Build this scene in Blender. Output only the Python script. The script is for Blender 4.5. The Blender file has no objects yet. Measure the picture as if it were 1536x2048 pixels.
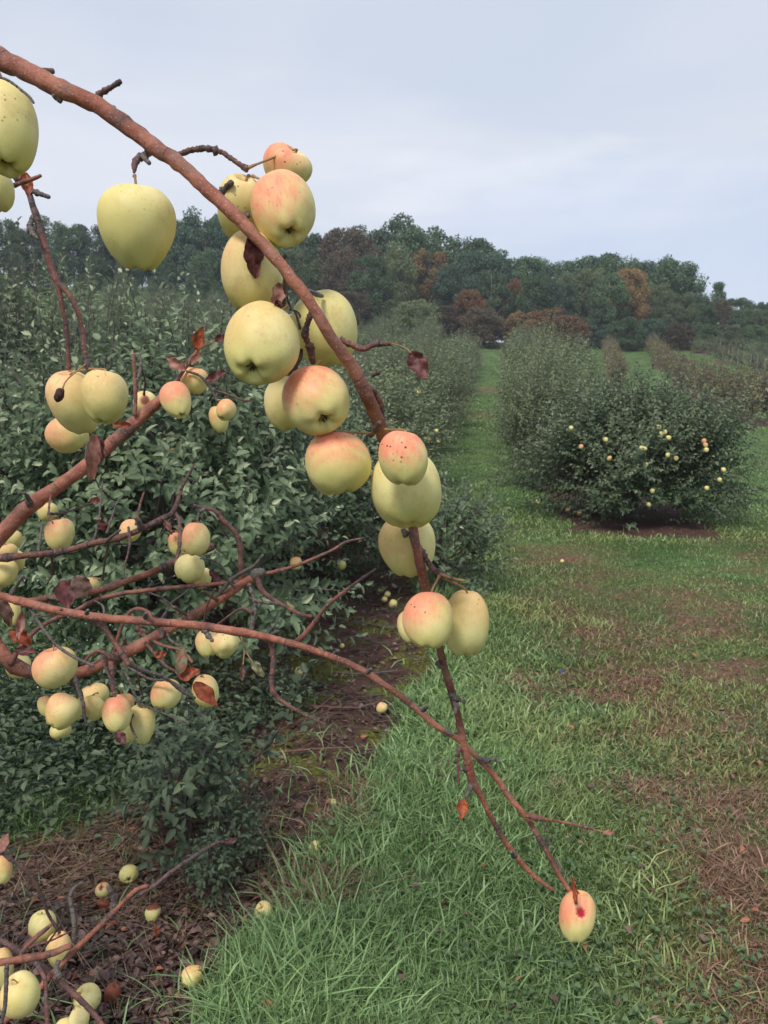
import bpy, math, random
import numpy as np
from mathutils import Vector, Matrix

# ------------------------------------------------------------------ scene, camera, sky, sun
scene = bpy.context.scene
COL = scene.collection
F_PX, CAMZ = 1540.0, 1.6
PITCH = math.atan((1024 - 780) / F_PX)
cam_d = bpy.data.cameras.new('camera'); cam = bpy.data.objects.new('camera', cam_d); COL.objects.link(cam)
cam.location = (0, 0, CAMZ); cam.rotation_euler = (math.pi / 2 - PITCH, 0, 0)
cam_d.sensor_fit = 'VERTICAL'; cam_d.sensor_height = 36; cam_d.lens = 36 * F_PX / 2048
cam_d.clip_start = 0.05; cam_d.clip_end = 2000
scene.camera = cam
cam_d.dof.use_dof = True; cam_d.dof.focus_distance = .95; cam_d.dof.aperture_fstop = 19
scene.view_settings.view_transform = 'Standard'; scene.view_settings.look = 'None'
scene.view_settings.exposure = 1.0; scene.view_settings.gamma = 1

SUN_EL, SUN_AZ = math.radians(52), math.radians(205)      # azimuth clockwise from +Y
world = bpy.data.worlds.new('World'); scene.world = world; world.use_nodes = True
wn, wl = world.node_tree.nodes, world.node_tree.links
wn.clear()
w_out = wn.new('ShaderNodeOutputWorld'); w_bg = wn.new('ShaderNodeBackground')
sky = wn.new('ShaderNodeTexSky'); sky.sky_type = 'NISHITA'; sky.sun_disc = False
sky.sun_elevation = SUN_EL; sky.sun_rotation = SUN_AZ; sky.dust_density = 2.0
w_bg.inputs['Strength'].default_value = 0.1
w_tc = wn.new('ShaderNodeTexCoord'); w_map = wn.new('ShaderNodeMapping'); w_map.inputs['Scale'].default_value = (1.0, 1.3, 3.6)
w_n = wn.new('ShaderNodeTexNoise'); w_n.inputs['Scale'].default_value = 1.7; w_n.inputs['Detail'].default_value = 4; w_n.inputs['Roughness'].default_value = 0.5
w_n.inputs['Distortion'].default_value = 0.6
w_r = wn.new('ShaderNodeValToRGB')
w_r.color_ramp.elements[0].position = 0.26; w_r.color_ramp.elements[0].color = (3.0, 3.45, 4.2, 1)
w_r.color_ramp.elements[1].position = 0.72; w_r.color_ramp.elements[1].color = (4.1, 4.25, 4.6, 1)
e = w_r.color_ramp.elements.new(0.47); e.color = (3.45, 3.75, 4.3, 1)
w_mx = wn.new('ShaderNodeMix'); w_mx.data_type = 'RGBA'; w_mx.inputs[0].default_value = 0.90
wl.new(w_tc.outputs['Generated'], w_map.inputs[0]); wl.new(w_map.outputs[0], w_n.inputs['Vector'])
wl.new(w_n.outputs['Fac'], w_r.inputs[0]); wl.new(sky.outputs[0], w_mx.inputs[6]); wl.new(w_r.outputs[0], w_mx.inputs[7])
def w_blob(src, px, py, halfw, halfh, col, amt, nscale, lo, hi):
    # a soft cloud in a given direction of the sky dome: elliptical falloff broken up by noise
    d = np.array([0, math.cos(PITCH), -math.sin(PITCH)]) + (px - 768) / F_PX * np.array([1., 0, 0]) + (1024 - py) / F_PX * np.array([0, math.sin(PITCH), math.cos(PITCH)]); d = d / np.linalg.norm(d)
    r_ = np.cross(d, [0, 0, 1]); r_ = r_ / np.linalg.norm(r_); u_ = np.cross(r_, d)
    def dot(v):
        n = wn.new('ShaderNodeVectorMath'); n.operation = 'DOT_PRODUCT'; wl.new(w_tc.outputs['Generated'], n.inputs[0]); n.inputs[1].default_value = tuple(v); return n.outputs['Value']
    def m(op, a, b):
        n = wn.new('ShaderNodeMath'); n.operation = op
        for i_, v in enumerate((a, b)):
            if hasattr(v, 'is_output'): wl.new(v, n.inputs[i_])
            else: n.inputs[i_].default_value = v
        return n.outputs[0]
    a, b = m('DIVIDE', dot(r_), halfw), m('DIVIDE', dot(u_), halfh); q = m('ADD', m('MULTIPLY', a, a), m('MULTIPLY', b, b))
    mp = wn.new('ShaderNodeMapping'); mp.inputs['Scale'].default_value = (1, 1, 4); wl.new(w_tc.outputs['Generated'], mp.inputs[0])
    nz = wn.new('ShaderNodeTexNoise'); nz.inputs['Scale'].default_value = nscale; nz.inputs['Detail'].default_value = 6; wl.new(mp.outputs[0], nz.inputs['Vector'])
    mr = wn.new('ShaderNodeMapRange'); mr.interpolation_type = 'SMOOTHSTEP'; wl.new(m('ADD', q, m('MULTIPLY', nz.outputs['Fac'], 2.2)), mr.inputs[0])
    mr.inputs[1].default_value = hi; mr.inputs[2].default_value = lo; mr.inputs[3].default_value = 0; mr.inputs[4].default_value = amt
    mx = wn.new('ShaderNodeMix'); mx.data_type = 'RGBA'; wl.new(m('MULTIPLY', mr.outputs[0], m('GREATER_THAN', dot(d), 0)), mx.inputs[0]); wl.new(src, mx.inputs[6]); mx.inputs[7].default_value = (*col, 1); return mx.outputs[2]
w_c = w_blob(w_mx.outputs[2], 1030, 385, .30, .07, (5.2, 5.3, 5.6), .42, 11, .75, 2.1)
w_c = w_blob(w_c, 620, 212, .20, .03, (3.0, 3.4, 4.3), .5, 6, .8, 2.2)
w_c = w_blob(w_c, 300, 300, .5, .12, (4.5, 4.6, 5.0), .5, 4, .7, 2.4)
w_c = w_blob(w_c, 1450, 540, .4, .16, (3.1, 3.7, 4.9), .5, 3, .7, 2.3)
wl.new(w_c, w_bg.inputs['Color']); wl.new(w_bg.outputs[0], w_out.inputs[0])

sun_d = bpy.data.lights.new('sun', 'SUN'); sun_d.energy = 1.5; sun_d.angle = math.radians(14); sun_d.color = (1, .95, .88)
sun = bpy.data.objects.new('sun', sun_d); COL.objects.link(sun)
sdir = Vector((math.sin(SUN_AZ) * math.cos(SUN_EL), math.cos(SUN_AZ) * math.cos(SUN_EL), math.sin(SUN_EL)))
sun.rotation_euler = sdir.to_track_quat('Z', 'Y').to_euler(); sun.location = sdir * 50

# ------------------------------------------------------------------ helpers
FW = np.array([0, math.cos(PITCH), -math.sin(PITCH)]); UP = np.array([0, math.sin(PITCH), math.cos(PITCH)]); RT = np.array([1., 0, 0])
CAM = np.array([0, 0, CAMZ])
def P(px, py, d):
    return CAM + d * (FW + (px - 768) / F_PX * RT + (1024 - py) / F_PX * UP)
def sstep(a, b, x):
    t = np.clip((np.asarray(x, float) - a) / (b - a), 0, 1); return t * t * (3 - 2 * t)
def vnoise(x, y, s, seed=0):                       # smooth pseudo noise, -1..1
    x = np.asarray(x, float) * s; y = np.asarray(y, float) * s
    r = np.random.RandomState(seed + 77); t = 0; a = 0
    for k in range(7):
        th = r.uniform(0, 6.283); fr = r.uniform(.6, 2.3); ph = r.uniform(0, 6.283, 2)
        t = t + np.sin((x * math.cos(th) + y * math.sin(th)) * fr + ph[0] + 1.3 * np.sin((y * math.cos(th) - x * math.sin(th)) * fr * .7 + ph[1])); a += 1
    return t / a * 1.8
def gz0(x, y):
    x = np.asarray(x, float); y = np.asarray(y, float)
    z = .00095 * np.maximum(np.minimum(y, 92) - 8, 0) ** 2 + .07 * np.clip(y - 92, 0, 40)
    z = z * (1 + .95 * sstep(18, -34, x + 0 * y))
    z = z + .05 * sstep(.4, -1.6, x) * 0
    return z
def gz(x, y):
    return gz0(x, y) + (.012 * vnoise(x, y, 5, 3) + .02 * vnoise(x, y, 1.4, 4)) * sstep(60, 20, y)
def G(px, py):
    d = FW + (px - 768) / F_PX * RT + (1024 - py) / F_PX * UP
    t0, t = .5, .5
    while t < 400:
        p = CAM + d * t
        if p[2] < gz0(p[0], p[1]): break
        t0 = t; t *= 1.02
    for _ in range(24):
        m = (t0 + t) / 2; p = CAM + d * m
        if p[2] < gz0(p[0], p[1]): t = m
        else: t0 = m
    return CAM + d * t
def norm(v):
    v = np.asarray(v, float); return v / (np.linalg.norm(v, axis=-1, keepdims=True) + 1e-12)

def fast_mesh(name, V, faces_list, mat=None, attrs=None, smooth=False):
    """faces_list: list of int arrays (n,k)"""
    me = bpy.data.meshes.new(name)
    V = np.ascontiguousarray(V, dtype=np.float32)
    me.vertices.add(len(V)); me.vertices.foreach_set('co', V.ravel())
    loops = np.concatenate([f.ravel() for f in faces_list]).astype(np.int32)
    tot = np.concatenate([np.full(len(f), f.shape[1]) for f in faces_list]).astype(np.int32)
    start = (np.cumsum(tot) - tot).astype(np.int32)
    me.loops.add(len(loops)); me.loops.foreach_set('vertex_index', loops)
    me.polygons.add(len(tot)); me.polygons.foreach_set('loop_start', start)
    try: me.polygons.foreach_set('loop_total', tot)
    except Exception: pass
    me.update(calc_edges=True)
    if smooth: me.polygons.foreach_set('use_smooth', np.ones(len(tot), dtype=bool))
    for k, a in (attrs or {}).items():
        at = me.attributes.new(k, 'FLOAT', 'POINT'); at.data.foreach_set('value', np.ascontiguousarray(a, dtype=np.float32))
    if mat: me.materials.append(mat)
    return me
def link(name, me, parent=None, loc=None):
    o = bpy.data.objects.new(name, me); COL.objects.link(o)
    if loc is not None: o.location = loc
    if parent is not None: o.parent = parent
    return o
def tag(o, label=None, cat=None, group=None, kind=None):
    if label: o['label'] = label
    if cat: o['category'] = cat
    if group: o['group'] = group
    if kind: o['kind'] = kind
    return o
def empty(name, loc=(0, 0, 0)):
    o = bpy.data.objects.new(name, None); COL.objects.link(o); o.location = loc; o.empty_display_size = .05; return o
ORD = ['first', 'second', 'third', 'fourth', 'fifth', 'sixth', 'seventh', 'eighth', 'ninth', 'tenth', 'eleventh', 'twelfth', 'thirteenth', 'fourteenth',
       'fifteenth', 'sixteenth', 'seventeenth', 'eighteenth', 'nineteenth', 'twentieth'] + ['%dth' % i if i % 10 not in (1, 2, 3) else '%d%s' % (i, {1: 'st', 2: 'nd', 3: 'rd'}[i % 10]) for i in range(21, 130)]

# ---- node material helper
class NM:
    def __init__(s, name):
        s.m = bpy.data.materials.new(name); s.m.use_nodes = True; s.t = s.m.node_tree; s.n = s.t.nodes; s.n.clear()
        s.out = s.n.new('ShaderNodeOutputMaterial'); s.b = s.n.new('ShaderNodeBsdfPrincipled'); s.t.links.new(s.b.outputs[0], s.out.inputs[0])
    def L(s, a, b): s.t.links.new(a, b)
    def sock(s, i, v):
        if hasattr(v, 'links') or hasattr(v, 'is_output'): s.L(v, i)
        else: i.default_value = v
    def attr(s, n): a = s.n.new('ShaderNodeAttribute'); a.attribute_name = n; return a.outputs['Fac']
    def coord(s, k='Object'): return s.n.new('ShaderNodeTexCoord').outputs[k]
    def rnd(s): return s.n.new('ShaderNodeObjectInfo').outputs['Random']
    def noise(s, vec, sc, det=3, rough=.5, dist=0, w=None):
        n = s.n.new('ShaderNodeTexNoise')
        if vec is not None: s.L(vec, n.inputs['Vector'])
        n.inputs['Scale'].default_value = sc; n.inputs['Detail'].default_value = det; n.inputs['Roughness'].default_value = rough; n.inputs['Distortion'].default_value = dist
        return n.outputs['Fac']
    def voro(s, vec, sc, out='Distance'):
        n = s.n.new('ShaderNodeTexVoronoi'); s.L(vec, n.inputs['Vector']); n.inputs['Scale'].default_value = sc; return n.outputs[out]
    def vmul(s, vec, v):
        n = s.n.new('ShaderNodeVectorMath'); n.operation = 'MULTIPLY'; s.L(vec, n.inputs[0]); n.inputs[1].default_value = v; return n.outputs[0]
    def vadd(s, vec, v):
        n = s.n.new('ShaderNodeVectorMath'); n.operation = 'ADD'; s.L(vec, n.inputs[0]); s.sock(n.inputs[1], v); return n.outputs[0]
    def rng(s, v, a, b, c=0, d=1, smooth=True):
        n = s.n.new('ShaderNodeMapRange'); n.interpolation_type = 'SMOOTHSTEP' if smooth else 'LINEAR'
        s.sock(n.inputs[0], v); n.inputs[1].default_value = a; n.inputs[2].default_value = b; n.inputs[3].default_value = c; n.inputs[4].default_value = d; return n.outputs[0]
    def math(s, op, a, b=0.):
        n = s.n.new('ShaderNodeMath'); n.operation = op; s.sock(n.inputs[0], a); s.sock(n.inputs[1], b); return n.outputs[0]
    def mix(s, f, a, b):
        n = s.n.new('ShaderNodeMix'); n.data_type = 'RGBA'; s.sock(n.inputs[0], f)
        for i, v in ((6, a), (7, b)):
            if isinstance(v, tuple): n.inputs[i].default_value = (*v[:3], 1)
            else: s.L(v, n.inputs[i])
        return n.outputs[2]
    def bump(s, h, dist=.002, st=.5):
        n = s.n.new('ShaderNodeBump'); n.inputs['Strength'].default_value = st; n.inputs['Distance'].default_value = dist; s.L(h, n.inputs['Height']); s.L(n.outputs[0], s.b.inputs['Normal'])
    def col(s, c): s.sock(s.b.inputs['Base Color'], c if not isinstance(c, tuple) else (*c, 1))
    def rough(s, v): s.sock(s.b.inputs['Roughness'], v)
    def spec(s, v): s.b.inputs['Specular IOR Level'].default_value = v

# ------------------------------------------------------------------ materials
def leaf_mat(name, dark, light, tip, under, trans=.22, rough=.5, rv=.25):
    k = NM(name); k.spec(.35); k.rough(rough)
    c = k.mix(k.attr('tone'), dark, light)
    c = k.mix(k.attr('tipf'), c, tip)
    bf = k.n.new('ShaderNodeNewGeometry').outputs['Backfacing']
    c = k.mix(k.math('MULTIPLY', bf, .75), c, under)
    r = k.rng(k.rnd(), 0, 1, 1 - rv, 1 + rv, False)
    vm = k.n.new('ShaderNodeVectorMath'); vm.operation = 'SCALE'; k.L(c, vm.inputs[0]); k.L(r, vm.inputs['Scale']); c = vm.outputs[0]
    k.L(c, k.b.inputs['Base Color'])
    tr = k.n.new('ShaderNodeBsdfTranslucent'); k.L(c, tr.inputs[0])
    ms = k.n.new('ShaderNodeMixShader'); ms.inputs[0].default_value = trans
    k.L(k.b.outputs[0], ms.inputs[1]); k.L(tr.outputs[0], ms.inputs[2]); k.L(ms.outputs[0], k.out.inputs[0])
    return k.m
M = {}
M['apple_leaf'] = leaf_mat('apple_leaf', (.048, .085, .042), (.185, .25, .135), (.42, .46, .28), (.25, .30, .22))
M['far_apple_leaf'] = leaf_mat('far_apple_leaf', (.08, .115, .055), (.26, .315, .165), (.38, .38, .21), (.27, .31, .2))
M['brown_leaf'] = leaf_mat('brown_leaf', (.14, .135, .055), (.37, .34, .15), (.36, .30, .15), (.25, .22, .13))
for nm, a, b in (('wood_dark', (.018, .048, .026), (.12, .19, .085)), ('wood_blue', (.018, .045, .034), (.10, .165, .10)), ('wood_olive', (.045, .068, .034), (.14, .175, .085)),
                 ('wood_orange', (.12, .08, .035), (.32, .21, .09)), ('wood_red', (.11, .06, .03), (.29, .15, .065)), ('wood_pale', (0.068, 0.095, 0.047), (0.203, 0.243, 0.115)),
                 ('wood_brown', (0.068, 0.054, 0.035), (0.149, 0.115, 0.068))):
    M[nm] = leaf_mat(nm, a, b, b, tuple(x * 1.2 for x in b), trans=.15, rough=.7, rv=.2)
M['weed_leaf'] = leaf_mat('weed_leaf', (.035, .058, .032), (.135, .18, .10), (.16, .2, .1), (.13, .17, .13))
M['clover'] = leaf_mat('clover', (.075, .13, .05), (.2, .3, .13), (.2, .28, .14), (.12, .18, .10))

def apple_mat():
    k = NM('apple_skin'); co = k.coord(); cr = k.vadd(co, None) if False else co
    n = k.n.new('ShaderNodeVectorMath'); n.operation = 'ADD'; k.L(co, n.inputs[0]); k.L(k.rnd(), n.inputs[1]); cr = n.outputs[0]
    base = k.mix(k.rng(k.noise(cr, 22, 3), .3, .7), (.74, .645, .25), (.82, .73, .34))
    base = k.mix(k.math('MULTIPLY', k.attr('green'), .75), base, (.52, .52, .15))
    m1 = k.math('MULTIPLY', k.rng(k.noise(cr, 60, 5, .6), .3, .75, .72, 1.15, False), k.attr('blush'))
    m1 = k.rng(m1, .08, .95, 0, 1, False)
    c = k.mix(m1, base, (.84, .29, .17))
    sp = k.n.new('ShaderNodeSeparateXYZ'); k.L(co, sp.inputs[0]); an = k.math('ARCTAN2', sp.outputs[0], sp.outputs[1]); cb = k.n.new('ShaderNodeCombineXYZ'); k.L(an, cb.inputs[0]); k.L(k.math('MULTIPLY', sp.outputs[2], 9.), cb.inputs[1]); k.L(k.rnd(), cb.inputs[2])
    stn = k.noise(cb.outputs[0], 9, 5, .65); c = k.mix(k.math('MULTIPLY', k.rng(stn, .5, .72, 0, .55), k.rng(m1, .1, .6)), c, (.74, .17, .10)); c = k.mix(k.rng(stn, .42, .25, 0, .3), c, (.80, .76, .36))
    # russet haze, lenticels
    c = k.mix(k.math('MULTIPLY', k.rng(k.noise(cr, 35, 6, .7), .48, .72), .5), c, (.50, .36, .14))
    d = k.voro(cr, 260); c = k.mix(k.rng(d, .2, .08, 0, .5), c, (.47, .33, .12)); c = k.mix(k.rng(k.noise(cr, 12, 3), .5, .7, 0, .35), c, (.55, .50, .12))
    # scab spots, gated
    d2 = k.voro(cr, 150); g = k.math('MULTIPLY', k.rng(k.noise(cr, 30, 2), .5, .6), k.attr('spot'))
    n2 = k.math('ADD', d2, k.math('MULTIPLY', k.noise(cr, 400, 2), .2))
    c = k.mix(k.math('MULTIPLY', k.rng(n2, .32, .24), g), c, (.16, .055, .022))
    c = k.mix(k.attr('rot'), c, (.20, .055, .03))
    c = k.mix(k.attr('wound'), c, (.42, .008, .03))
    c = k.mix(k.attr('cav'), c, (.17, .13, .045))
    k.col(c); k.rough(k.rng(k.noise(cr, 50, 3), .3, .7, .46, .66)); k.spec(.36)
    k.b.inputs['Subsurface Weight'].default_value = .0
    k.bump(k.noise(cr, 180, 4, .6), .0006, .35)
    return k.m
M['apple'] = apple_mat()
def bark_mat(name, red, red2, grey, dots=True, wet=.38):
    k = NM(name); co = k.coord()
    st = k.vmul(co, (1, 1, 1))
    c = k.mix(k.rng(k.noise(st, 38, 6, .65), .35, .68), red, red2)
    c = k.mix(k.rng(k.noise(st, 16, 5, .6), .46, .66, 0, .7), c, tuple(x * .5 for x in red)); c = k.mix(k.rng(k.noise(st, 27, 5, .65), .52, .66, 0, .45), c, (.22, .15, .12))
    c = k.mix(k.math('MULTIPLY', k.attr('grey'), k.rng(k.noise(st, 90, 4), .3, .6, .55, 1)), c, grey)
    if dots:
        d = k.voro(st, 230); c = k.mix(k.rng(d, .2, .1, 0, .85), c, (.50, .38, .32))
    c = k.mix(k.rng(k.noise(st, 160, 4, .7), .60, .72, 0, .65), c, (.05, .035, .035))
    cx = k.n.new('ShaderNodeCombineXYZ'); k.L(k.attr('len'), cx.inputs[0]); l1 = k.vadd(cx.outputs[0], k.vmul(st, (.12, .12, .12)))
    rg = k.noise(l1, 260, 3, .6); gate = k.math('MAXIMUM', k.rng(k.noise(l1, 22, 2), .6, .7, 0, .8), k.attr('grey'))
    line = k.math('MULTIPLY', k.rng(rg, .56, .66), gate); c = k.mix(k.math('MULTIPLY', line, .75), c, (.045, .028, .026))
    lic = k.rng(k.noise(st, 70, 5, .7), .6, .7, 0, .6); c = k.mix(k.math('MULTIPLY', lic, k.attr('grey')), c, (.24, .23, .22))
    k.col(c); k.rough(k.rng(k.noise(st, 60, 3), .3, .7, wet, .7)); k.spec(.45)
    k.bump(k.math('ADD', k.math('ADD', k.noise(st, 110, 6, .7), k.math('MULTIPLY', k.noise(st, 30, 3), .8)), k.math('MULTIPLY', line, -.7)), .004, .9)
    return k.m
M['bark'] = bark_mat('red_bark', (.25, .075, .045), (.43, .165, .10), (.055, .042, .045))
M['twig'] = bark_mat('twig_bark', (.17, .055, .04), (.32, .12, .08), (.075, .06, .065))
M['twig_grey'] = bark_mat('grey_twig_bark', (.075, .05, .045), (.13, .09, .08), (.13, .112, .10))
M['trunk'] = bark_mat('trunk_bark', (.06, .045, .04), (.12, .095, .08), (.15, .14, .13), dots=False, wet=.7)
M['birch'] = bark_mat('pale_trunk_bark', (.14, .14, .13), (.24, .24, .22), (.26, .26, .25), dots=False, wet=.7)
def stem_mat():
    k = NM('apple_stem'); co = k.coord(); k.col(k.mix(k.rng(k.noise(co, 90, 4), .35, .65), (.30, .15, .055), (.34, .22, .09))); k.rough(.6); k.bump(k.noise(co, 200, 4), .001, .4); return k.m
M['stem'] = stem_mat()
def simple(name, a, b, sc, rough=.8, bump=.002, spec=.3):
    k = NM(name); co = k.coord(); k.col(k.mix(k.rng(k.noise(co, sc, 5, .65), .35, .65), a, b)); k.rough(rough); k.spec(spec); k.bump(k.noise(co, sc * 3, 4), bump, .5); return k.m
M['calyx'] = simple('calyx', (.05, .035, .015), (.14, .10, .04), 200)
def dry_leaf(name, a, b, vein):
    k = NM(name); co = k.coord('UV'); ob = k.coord()
    c = k.mix(k.rng(k.noise(ob, 70, 5, .7), .35, .65), a, b)
    sx = k.n.new('ShaderNodeSeparateXYZ'); k.L(ob, sx.inputs[0])
    c = k.mix(k.rng(k.attr('rib'), .05, .0, 0, .7), c, vein)
    k.col(c); k.rough(.45); k.spec(.4); k.bump(k.noise(ob, 130, 5, .7), .002, .6)
    tr = k.n.new('ShaderNodeBsdfTranslucent'); k.L(c, tr.inputs[0]); ms = k.n.new('ShaderNodeMixShader'); ms.inputs[0].default_value = .15
    k.L(k.b.outputs[0], ms.inputs[1]); k.L(tr.outputs[0], ms.inputs[2]); k.L(ms.outputs[0], k.out.inputs[0])
    return k.m
M['leaf_maroon'] = dry_leaf('maroon_leaf', (.085, .022, .025), (.17, .055, .05), (.2, .08, .06))
M['leaf_rust'] = dry_leaf('rust_leaf', (.18, .035, .018), (.45, .11, .04), (.12, .03, .02))
M['leaf_pink'] = dry_leaf('pinkish_leaf', (.28, .11, .085), (.42, .21, .16), (.2, .08, .06))
M['leaf_brown'] = dry_leaf('brown_dry_leaf', (.10, .05, .035), (.19, .11, .085), (.08, .04, .03))
M['leaf_greenish'] = dry_leaf('greenish_dry_leaf', (.12, .15, .07), (.28, .26, .14), (.3, .12, .07))
M['leaf_mixed'] = dry_leaf('green_and_red_leaf', (.09, .16, .08), (.30, .08, .045), (.2, .2, .1))
def litter_mat():
    k = NM('leaf_litter'); t = k.attr('tone'); ob = k.coord()
    c = k.mix(t, (.022, .011, .009), (.25, .15, .12)); c = k.mix(k.rng(k.noise(ob, 60, 4), .4, .7, 0, .6), c, (.07, .032, .024))
    c = k.mix(k.attr('tipf'), c, (.34, .12, .06)); k.col(c); k.rough(.55); return k.m
M['litter'] = litter_mat()
def blade_mat():
    k = NM('grass_blades')
    g = k.mix(k.attr('lum'), (.045, .115, .028), (.30, .47, .19))
    b = k.mix(k.attr('lum'), (.16, .065, .05), (.42, .25, .18))
    gxs = k.n.new('ShaderNodeSeparateXYZ'); k.L(k.coord(), gxs.inputs[0])
    yv = k.math('MULTIPLY', k.rng(k.noise(k.coord(), 1.6, 3), .35, .6, .2, .95), k.math('MULTIPLY', k.rng(gxs.outputs[0], .0, 1.4), k.rng(gxs.outputs[1], 12, 6, .3, 1))); g = k.mix(yv, g, k.mix(k.attr('lum'), (.09, .12, .028), (.42, .45, .16)))
    c = k.mix(k.attr('dry'), g, b); k.L(c, k.b.inputs['Base Color']); k.rough(.42); k.spec(.4)
    tr = k.n.new('ShaderNodeBsdfTranslucent'); k.L(c, tr.inputs[0]); ms = k.n.new('ShaderNodeMixShader'); ms.inputs[0].default_value = .15
    k.L(k.b.outputs[0], ms.inputs[1]); k.L(tr.outputs[0], ms.inputs[2]); k.L(ms.outputs[0], k.out.inputs[0])
    return k.m
M['blade'] = blade_mat()
def ground_mat():
    k = NM('ground'); co = k.coord()
    gcol = k.mix(k.rng(k.noise(co, 1.1, 5, .6), .35, .65), (.065, .14, .038), (.145, .25, .08))
    gcol = k.mix(k.rng(k.noise(co, 26, 6, .75), .35, .7), gcol, (.025, .04, .016))
    dry = k.mix(k.rng(k.noise(co, 30, 6, .7), .35, .65), (.13, .065, .045), (.25, .15, .10))
    c = k.mix(k.attr('dry'), gcol, dry)
    soil = k.mix(k.rng(k.noise(co, 14, 8, .75), .3, .7), (.07, .037, .029), (.17, .10, .08))
    soil = k.mix(k.rng(k.noise(co, 60, 6, .8), .4, .75, 0, .7), soil, (.035, .017, .013))
    moss = k.mix(k.rng(k.noise(co, 45, 5, .7), .35, .65), (.07, .075, .018), (.20, .21, .04))
    soil = k.mix(k.math('MULTIPLY', k.rng(k.noise(co, 3.1, 6, .7), .50, .56), k.attr('moss')), soil, moss)
    sm = k.math('ADD', k.attr('soil'), k.math('MULTIPLY', k.math('SUBTRACT', k.noise(co, 9, 6, .7), .5), .9))
    c = k.mix(k.rng(sm, .35, .6), c, soil)
    k.col(c); k.rough(.9); k.spec(.15)
    k.bump(k.math('ADD', k.noise(co, 40, 8, .8), k.math('MULTIPLY', k.noise(co, 8, 4), 1.2)), .03, .8)
    return k.m
M['ground'] = ground_mat()
M['flower'] = simple('aster_petals', (.6, .6, .62), (.8, .8, .8), 50)
M['stake'] = simple('weathered_wood', (.16, .13, .11), (.28, .24, .21), 20)
M['mummy'] = simple('mummified_fruit', (.025, .012, .01), (.09, .035, .025), 120, .5, .004)
M['blue'] = simple('blue_plastic', (.02, .03, .35), (.04, .06, .5), 20, .4)

# ------------------------------------------------------------------ masks on the ground
edge_px = [(360, 2046), (440, 1900), (560, 1740), (650, 1610), (760, 1450), (815, 1300), (835, 1220)]
EG = np.array([G(*p)[:2] for p in edge_px])
EY, EX = list(EG[:, 1]), list(EG[:, 0] + .11)
EY += [7.5, 9.5, 12, 120]; EX += [.1, .0, .25, .25 + .139 * 108]
LY = [0, 1.5, 2.2, 2.6, 3.2, 4, 6, 120]; LX = [-3, -3, -2.2, -1.15, -.95, -1.1, -2.0, -2.0 + .139 * 114]
ROW_R = lambda y: 3.1 + .139 * (y - 9.8)
YB = [(G(1236, 775), G(1216, 706), .55), (G(1530, 850), G(1300, 702), .6), (G(1560, 760), G(1400, 700), .5)]
DRYB = [(1270, 1270, .5), (1230, 1355, .35), (1450, 1480, .4), (1270, 1585, .16), (1480, 1610, .28), (1500, 1790, .22), (1500, 1990, .2), (1060, 1375, .22), (690, 1660, .12),
        (630, 1800, .12), (1400, 1240, .3), (1500, 1350, .3), (1130, 1590, .1), (960, 830, 1.3), (955, 780, 2.5), (1120, 1110, .3), (900, 1560, .1), (1490, 1700, .15)]
DRYW = [(*G(a, b)[:2], r) for a, b, r in DRYB]
def seg_d(x, y, a, b):
    ax, ay = a[0], a[1]; dx, dy = b[0] - ax, b[1] - ay; t = np.clip(((x - ax) * dx + (y - ay) * dy) / (dx * dx + dy * dy), 0, 1)
    return np.hypot(x - ax - t * dx, y - ay - t * dy)
def soil_mask(x, y):
    x = np.asarray(x, float); y = np.asarray(y, float)
    xr = np.interp(y, EY, EX); xl = np.interp(y, LY, LX)
    nz = vnoise(x, y, 3.5, 9) * .09
    m = sstep(.10, -.10, x - xr + nz) * sstep(-.15, .15, x - xl + nz)
    rr = ROW_R(y); m2 = sstep(1.1, .6, np.abs(x - rr) + nz * 1.4) * sstep(8.0, 8.6, y + nz * 2 + .25 * (x - 3))
    m3 = 0
    for a, b, w in YB: m3 = np.maximum(m3, sstep(w, w * .6, seg_d(x, y, a, b) + nz))
    return np.clip(np.maximum(np.maximum(m, m2), m3), 0, 1)
def dry_mask(x, y):
    x = np.asarray(x, float); y = np.asarray(y, float)
    d = .24 + .28 * vnoise(x, y, 2.2, 21) + .26 * vnoise(x, y, 6, 22)
    d = d * sstep(.2, 1.4, x - .06 * y) * sstep(9.5, 7, y) + .05
    for cx, cy, r in DRYW:
        q = np.hypot(x - cx, (y - cy) * .8) / r; d = d + .72 * np.exp(-q * q * 1.3) * (.75 + .5 * vnoise(x, y, 9, 5))
    d = np.where(d > .3, .3 + (d - .3) * np.clip(.85 + .9 * vnoise(x, y, 17, 51) + .5 * vnoise(x, y, 31, 52), 0, 1.6), d)
    return np.clip(d, 0, 1)

# ------------------------------------------------------------------ ground sheet
def axis(fine0, fine1, st, lo, hi, g=1.08):
    a = list(np.arange(fine0, fine1, st)); s = st
    while a[-1] < hi: s *= g; a.append(a[-1] + s)
    s = st
    while a[0] > lo: s *= g; a.insert(0, a[0] - s)
    return np.array(a)
gx = axis(-2.6, 4.2, .045, -220, 220); gy = axis(.9, 8.5, .045, -30, 260)
X, Y = np.meshgrid(gx, gy); Z = gz(X, Y)
sm = soil_mask(X, Y); Z = Z - .015 * sm * sstep(20, 8, Y)
nx, ny = len(gx), len(gy)
V = np.stack([X.ravel(), Y.ravel(), Z.ravel()], 1)
i = (np.arange(ny - 1)[:, None] * nx + np.arange(nx - 1)[None]).ravel()
mossm = sstep(2.0, 2.6, Y) * sstep(6.5, 4.5, Y) * sstep(1.2, 0, X)
me = fast_mesh('ground', V, [np.stack([i, i + 1, i + nx + 1, i + nx], 1)], M['ground'],
               {'soil': sm.ravel(), 'dry': dry_mask(X, Y).ravel(), 'moss': mossm.ravel()}, True)
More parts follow.
